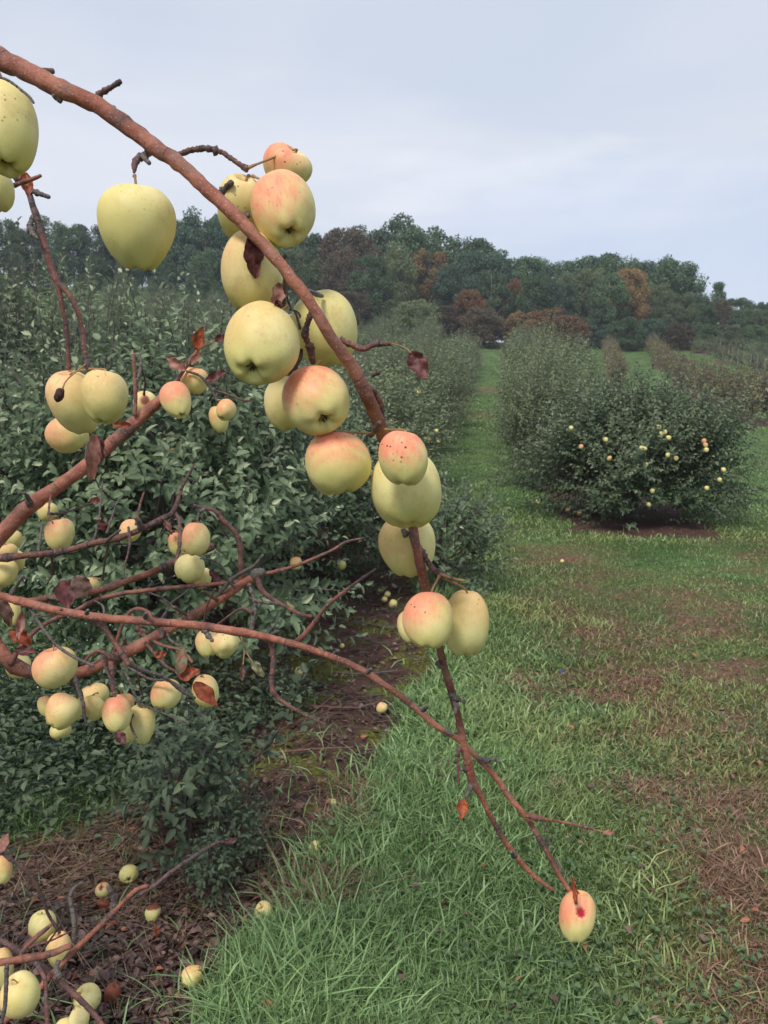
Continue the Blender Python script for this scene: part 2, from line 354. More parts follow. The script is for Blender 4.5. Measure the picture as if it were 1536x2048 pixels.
tag(link('ground', me), kind='structure')

# ------------------------------------------------------------------ grass blades (stuff)
rs = np.random.RandomState(5)
def blades(x, y, h, w, lean, dry, lum, name=None, flat=0.):
    n = len(x); th = rs.uniform(0, 6.283, n); b0 = np.stack([x, y, gz(x, y) - .006], 1)
    az = rs.uniform(0, 6.283, n); ld = np.stack([np.cos(az), np.sin(az), np.zeros(n)], 1)
    side = np.stack([np.cos(th), np.sin(th), np.zeros(n)], 1)
    vs = []
    for t, ww in ((0, .8), (.4, 1.), (.75, .7), (1, 0)):
        c = b0 + ld * (lean * h * t ** 1.7)[:, None] + np.array([0, 0, 1]) * (h * t * (1 - .45 * np.minimum(lean, 1.5) * t * .8) * (1 - flat))[:, None]
        if ww: vs += [c - side * (w * ww / 2)[:, None], c + side * (w * ww / 2)[:, None]]
        else: vs.append(c)
    V = np.stack(vs, 1).reshape(-1, 3); k = np.arange(n)[:, None] * 7
    q = np.concatenate([k + np.array([0, 1, 3, 2]), k + np.array([2, 3, 5, 4])]); tr = k + np.array([4, 5, 6])
    return V, q, tr, np.repeat(dry, 7), np.repeat(lum, 7)
def merge_blades(name, parts, mat, label, cat):
    off = 0; Vs, qs, ts, ds, ls = [], [], [], [], []
    for V, q, t, d, l in parts: Vs.append(V); qs.append(q + off); ts.append(t + off); ds.append(d); ls.append(l); off += len(V)
    me = fast_mesh(name, np.concatenate(Vs), [np.concatenate(qs), np.concatenate(ts)], mat, {'dry': np.concatenate(ds), 'lum': np.concatenate(ls)})
    return tag(link(name, me), label, cat, kind='stuff')
def scatter(n, y0, y1, azmax, pw=1.):
    D = np.exp(rs.uniform(math.log(y0), math.log(y1), n)); a = rs.uniform(-azmax, azmax, n); return D * np.tan(a) * 1., D
parts = []
def tallness(x, y):
    xr = np.interp(y, EY, EX)
    return sstep(1.15, .1, x - xr - .05 * y) * sstep(8, 5, y) * (.55 + .45 * (vnoise(x, y, 4, 31) * .5 + .5)) + .12 * (vnoise(x, y, 3, 8) > .5)
for (n, y0, y1, w, hh) in ((170000, 1.15, 3.2, .0029, .042), (130000, 3.0, 9, .0050, .042), (90000, 8, 26, .013, .05), (60000, 24, 92, .04, .09)):
    x, y = scatter(n, y0, y1, math.radians(36 if y0 > 2 else 44))
    s = soil_mask(x, y) + .12 * vnoise(x, y, 8, 2)
    keep = rs.uniform(size=n) > np.clip(s * 1.25, 0, .985); x, y = x[keep], y[keep]; m = len(x)
    tl = tallness(x, y); dr = dry_mask(x, y)
    # clumpy offsets
    h = hh * rs.uniform(.45, 1.3, m) * (1 + 1.25 * tl) * (1 - .35 * dr) * (1 + .25 * vnoise(x, y, 3, 12))
    dry = np.clip((dr > rs.uniform(.15, .95, m)) * rs.uniform(.5, 1, m) + rs.uniform(0, .12, m), 0, 1)
    lum = np.clip(rs.uniform(0 if y0 < 5 else .15, 1 if y0 < 5 else .8, m) ** (1.3 if y0 < 5 else 1) + .18 * vnoise(x, y, 2.5, 14) + .15 * tl, 0, 1)
    parts.append(blades(x, y, np.maximum(h, .012), w * rs.uniform(.6, 1.4, m) * (1 + .5 * tl), rs.uniform(.15, 1.3, m), dry, lum))
merge_blades('grass', parts, M['blade'], 'green and browning grass of the alley and meadow', 'grass')
# tufts of long grass at the edge of the bare strip
tp = []
for (px, py, nb, hh) in [(600, 2010, 260, .30), (520, 1985, 160, .24), (700, 1960, 160, .17), (640, 1760, 260, .21), (720, 1700, 240, .19), (800, 1640, 200, .17), (880, 1590, 200, .17), (850, 1540, 160, .16),
                         (950, 1440, 200, .17), (990, 1390, 160, .15), (700, 1850, 200, .17), (800, 1800, 200, .16), (930, 1740, 200, .15), (1010, 1900, 220, .15), (860, 1930, 220, .16), (1000, 1660, 150, .14),
                         (1240, 1440, 150, .12), (1310, 1500, 90, .10), (1130, 1640, 120, .11), (1290, 1790, 200, .13), (1220, 1900, 220, .12), (900, 1990, 260, .17), (1100, 1990, 200, .14), (1370, 1950, 150, .11),
                         (1190, 1740, 120, .10), (960, 1530, 200, .16), (1040, 1540, 120, .12), (760, 1560, 160, .15), (660, 1900, 150, .19), (1200, 1250, 150, .1), (980, 1220, 150, .13), (960, 1290, 150, .13)]:
    g = G(px, py); r = .05 + hh * .22
    x = g[0] + rs.normal(0, r, nb); y = g[1] + rs.normal(0, r, nb)
    tp.append(blades(x, y, hh * .68 * rs.uniform(.5, 1.15, nb), .0042 * rs.uniform(.6, 1.3, nb) * (1 + .15 * g[1]), rs.uniform(.2, 1.2, nb), rs.uniform(0, .12, nb), rs.uniform(.3, 1, nb)))
for (px, py, nb, r, hh) in [(1480, 1610, 900, .16, .06), (1500, 1790, 900, .14, .06), (1500, 1985, 1000, .14, .06), (1280, 1585, 420, .08, .055), (690, 1655, 260, .06, .1), (640, 1790, 420, .07, .12), (1060, 1372, 420, .12, .05), (1240, 1352, 700, .2, .05), (1270, 1270, 700, .25, .05), (1450, 1480, 900, .25, .05), (720, 1590, 200, .06, .08), (1380, 1690, 300, .08, .05), (1100, 1480, 260, .1, .045), (860, 1765, 120, .05, .05)]:
    g = G(px, py); x = g[0] + rs.normal(0, r, nb); y = g[1] + rs.normal(0, r * .8, nb)
    tp.append(blades(x, y, hh * rs.uniform(.4, 1.2, nb), .0036 * rs.uniform(.6, 1.3, nb) * (1 + .1 * g[1]), rs.uniform(.5, 1.8, nb), rs.uniform(.75, 1, nb), rs.uniform(0, 1, nb) ** 1.3))
merge_blades('grass', tp, M['blade'], 'longer green tufts along the edge of the bare strip', 'grass')
# dry straw under the nearest tree
n = 11000
x = rs.uniform(-2.2, -.25, n); y = rs.uniform(1.5, 4.6, n); k_ = (np.exp(-((x + 1.05) / 7e-1) ** 2 - ((y - 2.5) / .6) ** 2) + .05 > rs.uniform(size=n)); x, y = x[k_], y[k_]; m = len(x)
sp = [blades(x, y, rs.uniform(.10, .26, m), rs.uniform(.0015, .003, m), rs.uniform(1.2, 2.6, m), rs.uniform(.75, 1, m), rs.uniform(0, 1, m), flat=.75)]
merge_blades('dry_grass', sp, M['blade'], 'matted reddish brown dry grass on the bare soil', 'dry grass')

# ------------------------------------------------------------------ leaves in bulk
def leaf_arrays(Pb, D, N, L, W, fold=.25, droop=.15):
    D = norm(D); S = norm(np.cross(D, N)); N = np.cross(S, D); L = L[:, None]; W = W[:, None]
    up = N * (fold * W)
    v0 = Pb; tip = Pb + D * L - N * (droop * L)
    v1 = Pb + D * L * .3 + S * W * .46 + up; v2 = Pb + D * L * .68 + S * W * .36 + up - N * droop * .5 * L
    v4 = Pb + D * L * .68 - S * W * .36 + up - N * droop * .5 * L; v5 = Pb + D * L * .3 - S * W * .46 + up
    V = np.stack([v0, v1, v2, tip, v4, v5], 1).reshape(-1, 3); k = np.arange(len(Pb))[:, None] * 6
    return V, np.concatenate([k + np.array([0, 1, 2, 3]), k + np.array([0, 3, 4, 5])])
def tube_arrays(pts, rad, sides=8, wob=0., seed=0):
    pts = np.asarray(pts, float); n = len(pts); T = norm(np.gradient(pts, axis=0)); r = np.random.RandomState(seed)
    ref = np.array([0, 0, 1.]) if abs(T[0][2]) < .9 else np.array([1., 0, 0]); U = norm(np.cross(T[0], ref)); Us = []
    for t in T: U = norm(U - t * np.dot(U, t)); Us.append(U)
    Us = np.array(Us); W = np.cross(T, Us); a = np.arange(sides) / sides * 2 * math.pi
    rr = np.asarray(rad)[:, None] * (1 + wob * r.normal(size=(n, sides)))
    V = pts[:, None] + rr[..., None] * (np.cos(a)[None, :, None] * Us[:, None] + np.sin(a)[None, :, None] * W[:, None])
    V = V.reshape(-1, 3); V = np.vstack([V, pts[0], pts[-1] + T[-1] * rad[-1] * .6])
    i = np.arange(n - 1)[:, None] * sides; j = np.arange(sides)[None]; j2 = (j + 1) % sides
    q = np.stack([(i + j), (i + j2), (i + sides + j2), (i + sides + j)], -1).reshape(-1, 4)
    j = np.arange(sides); j2 = (j + 1) % sides; c0 = n * sides
    t1 = np.stack([np.full(sides, c0), j2, j], 1); b = (n - 1) * sides; t2 = np.stack([np.full(sides, c0 + 1), b + j, b + j2], 1)
    return V, q, np.vstack([t1, t2])
def join_tubes(tubes):
    off = 0; Vs, qs, ts = [], [], []
    for V, q, t in tubes: Vs.append(V); qs.append(q + off); ts.append(t + off); off += len(V)
    return np.concatenate(Vs), [np.concatenate(qs), np.concatenate(ts)]
def catmull(pts, sub):
    pts = np.asarray(pts, float); p = np.vstack([2 * pts[0] - pts[1], pts, 2 * pts[-1] - pts[-2]]); out = []
    for i in range(1, len(p) - 2):
        for t in np.arange(sub) / sub:
            out.append(.5 * ((2 * p[i]) + (-p[i - 1] + p[i + 1]) * t + (2 * p[i - 1] - 5 * p[i] + 4 * p[i + 1] - p[i + 2]) * t * t + (-p[i - 1] + 3 * p[i] - 3 * p[i + 1] + p[i + 2]) * t ** 3))
    out.append(pts[-1]); return np.array(out)

def bush_meshes(name, seed, rx, ry, h, n_sh, leaf, mat, spacing=.035, tall=14, skirt=.12, sh_len=(.3, .65), pale=.35, full=.5, tr=1., tl=1.):
    r = np.random.RandomState(seed); c = np.array([0, 0, h * .5])
    dirs = norm(r.normal(size=(n_sh, 3))); rad = r.uniform(.25, 1, n_sh) ** .45 * (1 + .19 * np.sin(dirs[:, 0] * 5 + seed) + .17 * np.sin(dirs[:, 1] * 6 + dirs[:, 2] * 4 + 2 * seed))
    zd = dirs[:, 2]; pp = np.where(zd < 0, 2 + 4 * full, 2.2); hr = (1 - np.abs(zd) ** pp) ** (1 / pp) / np.sqrt(1 - zd ** 2 + 1e-9)
    base = c + dirs * rad[:, None] * np.stack([rx * hr, ry * hr, h * np.where(zd < 0, .50 + .06 * full, .43)], 1) * .86
    sd = norm(dirs * np.array([.9, .9, .35]) + np.array([0, 0, .75]) + r.normal(0, .35, (n_sh, 3)))
    ln = r.uniform(*sh_len, n_sh) * (h / 2.2) ** .5
    # lower shoots droop
    low = base[:, 2] < h * .3; sd[low] = norm(sd[low] * np.array([1, 1, .25]))
    nt = tall; a = r.uniform(0, 6.28, nt); q = r.uniform(0, .8, nt)
    tb = np.stack([np.cos(a) * q * rx, np.sin(a) * q * ry, h * .9 * np.sqrt(1 - q * q * .6)], 1)
    base = np.vstack([base, tb]); sd = np.vstack([sd, norm(np.stack([r.normal(0, .1, nt), r.normal(0, .1, nt), np.ones(nt)], 1))]); ln = np.concatenate([ln, r.uniform(.3, .85, nt) * h / 2.2 * tl])
    istall = np.concatenate([np.zeros(n_sh), np.ones(nt)])
    N = len(base); per = np.maximum((ln / spacing).astype(int), 3)
    idx = np.repeat(np.arange(N), per); kk = np.concatenate([np.arange(p) for p in per]); t = kk / (per[idx] - 1.)
    t = t * .92 + .06
    bend = norm(np.cross(sd, r.normal(size=(N, 3)))) * .12
    pos = base[idx] + sd[idx] * (ln[idx] * t)[:, None] + bend[idx] * (ln[idx] * t * t)[:, None]
    ax = norm(sd[idx] + bend[idx] * t[:, None] * 2); ph = kk * 2.4 + idx * 1.7
    u = norm(np.cross(ax, np.array([.3, .2, 1.]))); w = np.cross(ax, u); out = u * np.cos(ph)[:, None] + w * np.sin(ph)[:, None]
    ang = (.95 - .55 * t ** 3)[:, None]
    D = norm(ax * np.cos(ang) + out * np.sin(ang) + np.array([0, 0, -.25]) + r.normal(0, .16, (len(idx), 3)))
    Nn = norm(ax * np.sin(ang) - out * np.cos(ang) + np.array([0, 0, .5]) + r.normal(0, .15, (len(idx), 3)))
    L = leaf * r.uniform(.65, 1.25, len(idx)) * (1 - .45 * t ** 4); W = L * r.uniform(.42, .6, len(idx))
    keep = pos[:, 2] > skirt
    clump = r.uniform(0, 1, N)[idx]
    tone = np.clip(r.uniform(0, .8, len(idx)) * .7 + .3 * clump + .12 * t, 0, 1)
    tipf = np.clip((t ** 5) * (pale + .5 * istall[idx]) * r.uniform(.3, 1.3, len(idx)) * (pos[:, 2] > h * .35), 0, 1) + (r.uniform(size=len(idx)) < .012) * .8
    pos, D, Nn, L, W, tone, tipf = [z[keep] for z in (pos, D, Nn, L, W, tone, tipf)]
    Vv, qq = leaf_arrays(pos, D, Nn, L, W, .22, .18)
    lm = fast_mesh('crown', Vv, [qq], mat, {'tone': np.repeat(tone, 6), 'tipf': np.repeat(np.clip(tipf, 0, 1), 6)})
    tb_ = []
    hh = h * .35
    tb_.append(tube_arrays(catmull([(0, 0, -.1), (.02, .01, hh * .5), (0, .03, hh), (.03, 0, h * .6)], 3), np.linspace(.065, .035, 10) * tr, 8, .05))
    for q in range(16):
        a = q * 2.4; rr = r.uniform(.5, .8); zt = r.uniform(.35, .95) * h
        tb_.append(tube_arrays(catmull([(0, 0, hh * r.uniform(.4, 1.3)), (rx * .35 * math.cos(a), ry * .35 * math.sin(a), zt * .6), (rx * rr * math.cos(a), ry * rr * math.sin(a), zt)], 3), np.linspace(.03, .009, 7) * tr, 6, .05))
    sel = np.concatenate([r.choice(n_sh, min(n_sh, 220), replace=False), np.arange(n_sh, N)])
    for q in sel:
        b = base[q]; ts = np.array([-.3, 0, .5, 1.])[:, None]
        tb_.append(tube_arrays(b + sd[q] * ln[q] * ts + bend[q] * ln[q] * ts * np.abs(ts), np.array([.006, .005, .004, .002]) * min(tr * 1.5, 1), 4))
    Vt, ft = join_tubes(tb_)
    tm = fast_mesh('trunk', Vt, ft, M['trunk'], {'grey': np.full(len(Vt), .3)}, True)
    return lm, tm
def place_tree(kind, meshes, x, y, rot, sc, label, cat, group=None, mat=None, sz=None, z=None):
    o = empty(kind, (x, y, float(gz0(x, y)) if z is None else z)); o.rotation_euler = (0, 0, rot); o.scale = (sc, sc, sc if sz is None else sz)
    tag(o, label, cat, group)
    t = link('trunk', meshes[1], o); c = link('crown', meshes[0], o)
    if mat:
        c.material_slots[0].link = 'OBJECT'; c.material_slots[0].material = mat
    return o

AL = M['apple_leaf']
near = bush_meshes('near', 1, 1.15, 1.35, 1.95, 1450, .072, AL, .033, 60, .05, pale=.85, tl=1.15)
rbush = bush_meshes('rbush', 2, 1.32, 1.25, 1.62, 3300, .06, AL, .034, 14, .03, pale=.9, full=1., tl=.6)
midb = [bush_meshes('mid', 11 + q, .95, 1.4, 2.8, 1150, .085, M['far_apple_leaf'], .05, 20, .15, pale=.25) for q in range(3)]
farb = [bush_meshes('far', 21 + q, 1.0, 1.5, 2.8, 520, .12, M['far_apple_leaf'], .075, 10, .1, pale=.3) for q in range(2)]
young = [bush_meshes('young', 31 + q, .38, .42, 1.5, 130, .10, M['brown_leaf'], .07, 4, .15, sh_len=(.25, .5), pale=.3) for q in range(2)]

# left row
LR = lambda y: -1.15 + .139 * (y - 5)
place_tree('apple_tree', near, -1.45, 4.9, .4, 1.0, 'nearest leafy apple tree, tall pale shoots, behind the bare branches at left', 'apple tree')
place_tree('apple_tree', near, -3.0, 6.3, 2.1, 1.12, 'tall leafy apple tree behind the nearest one, at the left edge of the picture', 'apple tree')
place_tree('apple_tree', near, -.75, 7.0, 3.6, .82, 'leafy apple tree right behind the hanging apple cluster, second in the left row', 'apple tree')
place_tree('apple_tree', near, -2.7, 8.9, 5.0, 1.12, 'leafy apple tree behind the two left ones, its shoots reaching toward the wood', 'apple tree')
low = bush_meshes('low', 7, .55, .5, .85, 260, .065, AL, .034, 6, .03, tr=.4)
place_tree('apple_sapling', low, .42, 6.0, 0, 1.0, 'low leafy shoots reaching over the grass behind the lowest hanging cluster', 'sapling')
yy = 10.0; q = 3
while yy < 70:
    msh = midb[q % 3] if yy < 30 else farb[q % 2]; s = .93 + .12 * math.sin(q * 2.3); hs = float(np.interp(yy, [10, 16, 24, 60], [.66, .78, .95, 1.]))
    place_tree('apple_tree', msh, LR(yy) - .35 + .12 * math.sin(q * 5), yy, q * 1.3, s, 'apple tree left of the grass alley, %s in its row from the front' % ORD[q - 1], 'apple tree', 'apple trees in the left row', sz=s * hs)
    yy += 2.6 if yy < 30 else 3.6; q += 1
# right row
place_tree('apple_tree', rbush, 3.18, 9.7, 1.0, 1.0, 'large round apple bush dotted with apples, on the right of the alley', 'apple tree')
yy = 13.0; q = 1
while yy < 72:
    msh = midb[(q + 1) % 3] if yy < 30 else farb[q % 2]; s = (.92 if q < 2 else 1.1) + .1 * math.sin(q * 1.9)
    place_tree('apple_tree', msh, float(np.interp(yy, [9.7, 13, 16, 20, 30, 72], [3.18, 2.75, 3.3, 4.4, 6.1, 12.3])), yy, q * 2.1, s * (.62 if q < 3 else .85), 'apple tree right of the grass alley, %s behind the round bush' % ORD[q - 1], 'apple tree', 'apple trees in the right row', sz=s * float(np.interp(yy, [12, 16, 22, 40], [.66, .78, .9, 1.])))
    yy += 2.7 if yy < 30 else 3.6; q += 1
# rows on the left hillside
for k in range(1, 9):
    yy = 11.0 if k < 2 else (13 + 3 * k if k < 4 else 30 + 4 * k); q = 0
    while yy < 84:
        x = LR(yy) - 4.6 * k
        if abs(x) / yy < .52:
            place_tree('apple_tree', (midb[q % 3] if yy < 18 else farb[(q + k) % 2]), x + .2 * math.sin(q * 3.1 + k), yy, q * 1.9 + k, .95 + .12 * math.sin(q * 2.7 + k),
                       'apple tree on the left slope, %s row from the alley, %s from the front' % (ORD[k], ORD[q]), 'apple tree', 'apple trees on the left slope')
            q += 1
        yy += 3.0 if yy < 30 else 4.2
# young rows on the right slope
for ri, (a, b, w) in enumerate(YB):
    L = np.hypot(*(b - a)[:2]); st = 2.0 if ri < 2 else 2.6; nn = int(L / st)
    for q in range(nn + 1):
        p = a + (b - a) * (q / nn)
        f = math.sin(q * 2.2 + ri)
        place_tree('young_tree', young[(q + ri) % 2], p[0] + .1 * f, p[1], q * 2.2, (1.25 if ri < 2 else 1.1) + .15 * f,
                   'thin young apple tree on the right slope, %s row, %s from the front' % (['short left', 'long middle', 'staked right'][ri], ORD[q]), 'young tree', 'young apple trees on the right slope',
                   mat=None if ri < 2 else M['far_apple_leaf'])
st_ = fast_mesh('stake', *[z for z in [tube_arrays([(0, 0, -.1), (0, 0, .9), (.01, 0, 1.9)], [.035, .033, .03], 6)[0]]], [], None) if False else None
V, q4, t3 = tube_arrays([(0, 0, -.1), (0, 0, .9), (.01, 0, 1.9)], [.02, .018, .015], 6)
stake_me = fast_mesh('stake', V, [q4, t3], M['stake'])
a, b = G(1590, 800), G(1425, 706)
for q in range(14):
    p = a + (b - a) * (q / 13.); o = link('stake', stake_me, None, (p[0], p[1], float(gz0(p[0], p[1])))); o.rotation_euler = (.03 * math.sin(q * 3), .03 * math.cos(q * 5), 0)
    tag(o, 'thin wooden stake on the right slope, %s in line from the front' % ORD[q], 'stake', 'stakes along the young row')
# bushes of the far right slope
cnt = 0
for px, py, s in [(1395, 706, .8), (1440, 700, .85), (1475, 704, .9), (1505, 716, .9), (1530, 722, 1.), (1560, 735, 1.0), (1490, 690, 1.0), (1530, 695, 1.0), (1330, 699, .6), (1365, 698, .7), (1590, 760, 1.0), (1575, 700, 1), (1290, 697, .5), (1515, 742, .7)]:
    g = G(px, py); place_tree('apple_tree', farb[cnt % 2], g[0], g[1], cnt * 1.7, s * .72, 'pale green apple tree in front of the wood on the far right slope, %s planted' % ORD[cnt] if False else
                              'pale green orchard tree by the wood at far right, %s counted' % ORD[cnt], 'apple tree', 'orchard trees at the far right'); cnt += 1

# ------------------------------------------------------------------ the wood on the skyline
def wood_meshes(seed, ncl, nl, shape=0):
    """unit tree: height 1, crown radius ~.33"""
    r = np.random.RandomState(seed)
    zc = r.uniform(.12, .95, ncl); prof = np.sin(np.clip((zc - .02) / 1.0, 0, 1) * math.pi) ** (.55 if shape == 0 else .8)
    if shape == 1: prof = (1.02 - zc) ** .8 * .95
    a = r.uniform(0, 6.283, ncl); rr = .34 * prof * r.uniform(.35, 1, ncl) ** .5
    cc = np.stack([np.cos(a) * rr, np.sin(a) * rr, zc], 1); cr = r.uniform(.055, .115, ncl) * (1 if shape == 0 else .75)
    idx = r.randint(0, ncl, nl); d = norm(r.normal(size=(nl, 3))); pos = cc[idx] + d * (cr[idx] * r.uniform(.4, 1.08, nl) ** .6)[:, None] * np.array([1.15, 1.15, .8])
    D = norm(r.normal(size=(nl, 3)) + np.array([0, 0, -.3])); N = norm(d + r.normal(0, .5, (nl, 3)) + np.array([0, 0, .4]))
    L = r.uniform(.015, .028, nl); V, q = leaf_arrays(pos, D, N, L, L * .75, .1, .1)
    tone = np.clip(r.uniform(0, 1, nl) * .6 + .4 * r.uniform(0, 1, ncl)[idx], 0, 1)
    cm = fast_mesh('crown', V, [q], M['wood_dark'], {'tone': np.repeat(tone, 6), 'tipf': np.zeros(len(V))})
    tb = [tube_arrays(catmull([(0, 0, -.03), (.005, 0, .3), (0, .01, .6), (.01, 0, .9)], 3), np.linspace(.016, .004, 10), 6, .03)]
    for q_ in range(9):
        a = q_ * 2.4; z0 = r.uniform(.2, .6); tb.append(tube_arrays(catmull([(0, 0, z0), (.1 * math.cos(a), .1 * math.sin(a), z0 + .13), (.23 * math.cos(a), .23 * math.sin(a), z0 + .3)], 3), np.linspace(.008, .002, 7), 5))
    Vt, ft = join_tubes(tb); return cm, fast_mesh('trunk', Vt, ft, M['trunk'], {'grey': np.full(len(Vt), .6)}, True)
WV = [wood_meshes(50 + q, 85, 17000) for q in range(5)] + [wood_meshes(60 + q, 80, 11000, 1) for q in range(2)]
def wtree(i, px, ytop, D, kind, width=1., shape=0, word=None, birch=False):
    x = (px - 768) / F_PX * D; z0 = float(gz0(x, D)); topz = CAMZ + D * (780 - ytop) / F_PX / 1.0
    h = max(topz - z0, 2.) * 1.03; v = WV[i % 5] if shape == 0 else WV[5 + i % 2]
    o = place_tree('conifer' if shape == 1 else 'forest_tree', v, x, D, i * 1.7, h * width, word, 'tree', 'trees of the wood on the skyline', M[kind], sz=h, z=z0 - .2)
    if birch:
        t = [c for c in o.children if c.name.startswith('trunk')][0]; t.material_slots[0].link = 'OBJECT'; t.material_slots[0].material = M['birch']
    return o
back = [(-60, 452, 1), (-15, 450), (35, 455), (80, 462), (125, 458), (170, 468), (215, 462), (255, 466), (300, 462), (345, 458), (385, 462), (425, 438), (468, 450), (520, 470), (570, 478), (615, 482), (655, 486), (700, 474),
        (745, 470), (795, 462), (838, 474), (885, 502), (925, 492), (965, 512), (1005, 532), (1045, 528), (1090, 542), (1135, 530), (1180, 518), (1215, 528), (1255, 536), (1290, 522), (1330, 534), (1362, 572),
        (1416, 574), (1455, 602), (1495, 606), (1535, 600), (1580, 596), (1620, 600)]
kinds = ['wood_dark', 'wood_blue', 'wood_dark', 'wood_blue', 'wood_dark']
nm_ = {'wood_dark': 'dark green', 'wood_blue': 'blue green', 'wood_olive': 'olive green', 'wood_orange': 'orange tinged', 'wood_red': 'russet red', 'wood_pale': 'pale green', 'wood_brown': 'brownish'}
for i, t in enumerate(back):
    con = t[0] in (1416,)
    k = 'wood_brown' if t[0] in (655, 700) else kinds[i % 5]
    wtree(i, t[0], t[1], 104 + 4 * math.sin(i * 2.1), k, .95 if not con else .8, 1 if con else 0, '%s %s rising to the skyline of the wood, %s from the left' % (nm_[k], 'pointed conifer' if con else 'round topped tree', ORD[i]))
front = [(-30, 500, 'wood_dark'), (60, 520, 'wood_dark'), (130, 515, 'wood_blue'), (215, 520, 'wood_dark'), (280, 510, 'wood_blue'), (350, 520, 'wood_dark'), (420, 510, 'wood_dark'), (590, 512, 'wood_olive'), (648, 530, 'wood_olive'), (690, 510, 'wood_brown'), (735, 520, 'wood_dark'),
         (796, 502, 'wood_pale', 1), (856, 515, 'wood_orange'), (905, 530, 'wood_blue'), (935, 585, 'wood_red'), (975, 550, 'wood_dark'), (1018, 572, 'wood_red'), (1062, 560, 'wood_dark'), (1100, 562, 'wood_blue'), (1130, 555, 'wood_olive'),
         (1170, 545, 'wood_pale', 1), (1205, 560, 'wood_dark'), (1238, 548, 'wood_orange'), (1268, 566, 'wood_pale', 1), (1300, 575, 'wood_olive'), (1345, 590, 'wood_olive'), (1385, 598, 'wood_dark'), (1425, 606, 'wood_brown'),
         (1465, 618, 'wood_dark'), (1500, 622, 'wood_olive'), (1540, 618, 'wood_olive'), (1590, 610, 'wood_dark')]
for i, t in enumerate(front):
    wtree(i + 3, t[0], t[1], 93 + 3 * math.sin(i * 1.7), t[2], .8 if len(t) == 3 else .62, 0, '%s tree at the front of the wood, %s from the left' % (nm_[t[2]], ORD[i]), birch=i % 3 == 0)
edge = [(640, 600, 'wood_olive'), (700, 590, 'wood_brown'), (760, 600, 'wood_olive'), (830, 605, 'wood_pale'), (880, 615, 'wood_brown'), (960, 620, 'wood_brown'), (1040, 628, 'wood_orange'), (1085, 618, 'wood_red'), (1125, 634, 'wood_red'),
        (1190, 640, 'wood_blue'), (1240, 640, 'wood_dark'), (1290, 640, 'wood_blue'), (1340, 645, 'wood_brown'), (1390, 650, 'wood_dark'), (1440, 650, 'wood_olive'), (1490, 652, 'wood_dark'), (1540, 650, 'wood_olive'), (540, 600, 'wood_dark'), (30, 560, 'wood_dark'), (110, 560, 'wood_blue'), (190, 560, 'wood_dark'), (270, 560, 'wood_dark'), (340, 560, 'wood_blue'), (410, 560, 'wood_dark'), (480, 570, 'wood_dark')]
edge.sort()
for i, t in enumerate(edge):
    wtree(i + 1, t[0], t[1], 88 + 1.5 * math.sin(i * 2.7), t[2], 1.5, 0, 'low %s shrub along the foot of the wood, %s from the left' % (nm_[t[2]], ORD[i]))

# ------------------------------------------------------------------ litter, weeds, clover, asters
def flat_leaves(name, x, y, L, mat, label, cat, lift=.01, tilt=.45, tone=None, tipf=None, wr=.6, hgt=None):
    n = len(x); a = rs.uniform(0, 6.283, n); D = np.stack([np.cos(a), np.sin(a), rs.normal(0, tilt * .6, n)], 1); N = norm(np.stack([rs.normal(0, tilt, n), rs.normal(0, tilt, n), np.ones(n)], 1))
    z = gz(x, y) + lift * rs.uniform(.2, 1, n) if hgt is None else gz(x, y) + hgt
    V, q = leaf_arrays(np.stack([x, y, z], 1), D, N, L, L * wr, .3, .1)
    me = fast_mesh(name, V, [q], mat, {'tone': np.repeat(rs.uniform(0, 1, n) if tone is None else tone, 6), 'tipf': np.repeat(np.zeros(n) if tipf is None else tipf, 6)})
    return tag(link(name, me), label, cat, kind='stuff')
n = 60000; x, y = scatter(n, 1.3, 9, math.radians(44)); s = soil_mask(x, y); dens = np.where(x < np.interp(y, EY, EX) + .1, 1, .3)
kp = (s > rs.uniform(.2, 1, n)) & (rs.uniform(size=n) < dens * (.35 + .65 * sstep(2.9, 2.0, y))); x, y = x[kp], y[kp]; m = len(x)
flat_leaves('leaf_litter', x, y, rs.uniform(.012, .042, m), M['litter'], 'brown fallen leaves and bits lying on the bare soil', 'leaf litter', .012, .5, rs.uniform(0, 1, m) ** 1.6, (rs.uniform(size=m) < .02) * 1.)
tw = []
for q in range(900):
    x0 = rs.uniform(-1.6, .2); y0 = rs.uniform(1.5, 6)
    if soil_mask(x0, y0) < .5: continue
    a = rs.uniform(0, 6.28); l = rs.uniform(.04, .16); ts = np.linspace(-.5, .5, 4); b = rs.normal(0, .15)
    xs = x0 + np.cos(a) * l * ts - np.sin(a) * b * l * ts ** 2; ys = y0 + np.sin(a) * l * ts + np.cos(a) * b * l * ts ** 2
    r0 = rs.uniform(.0012, .0028); tw.append(tube_arrays(np.stack([xs, ys, gz(xs, ys) + .006 + rs.uniform(0, .015)], 1), np.full(4, r0), 5))
V, fl = join_tubes(tw); tag(link('twig_litter', fast_mesh('twig_litter', V, fl, M['twig_grey'], {'grey': np.full(len(V), .5)}, True)), 'small broken twigs strewn on the bare soil', 'twig litter', kind='stuff')
n = 900; x, y = scatter(n, 1.4, 7, math.radians(40)); kp = x > np.interp(y, EY, EX); x, y = x[kp], y[kp]; m = len(x)
flat_leaves('fallen_leaves', x, y, rs.uniform(.015, .035, m), M['litter'], 'small withered leaves scattered in the grass', 'fallen leaves', tone=rs.uniform(.2, 1, m), tipf=(rs.uniform(size=m) < .12) * 1., hgt=rs.uniform(.01, .05, m))
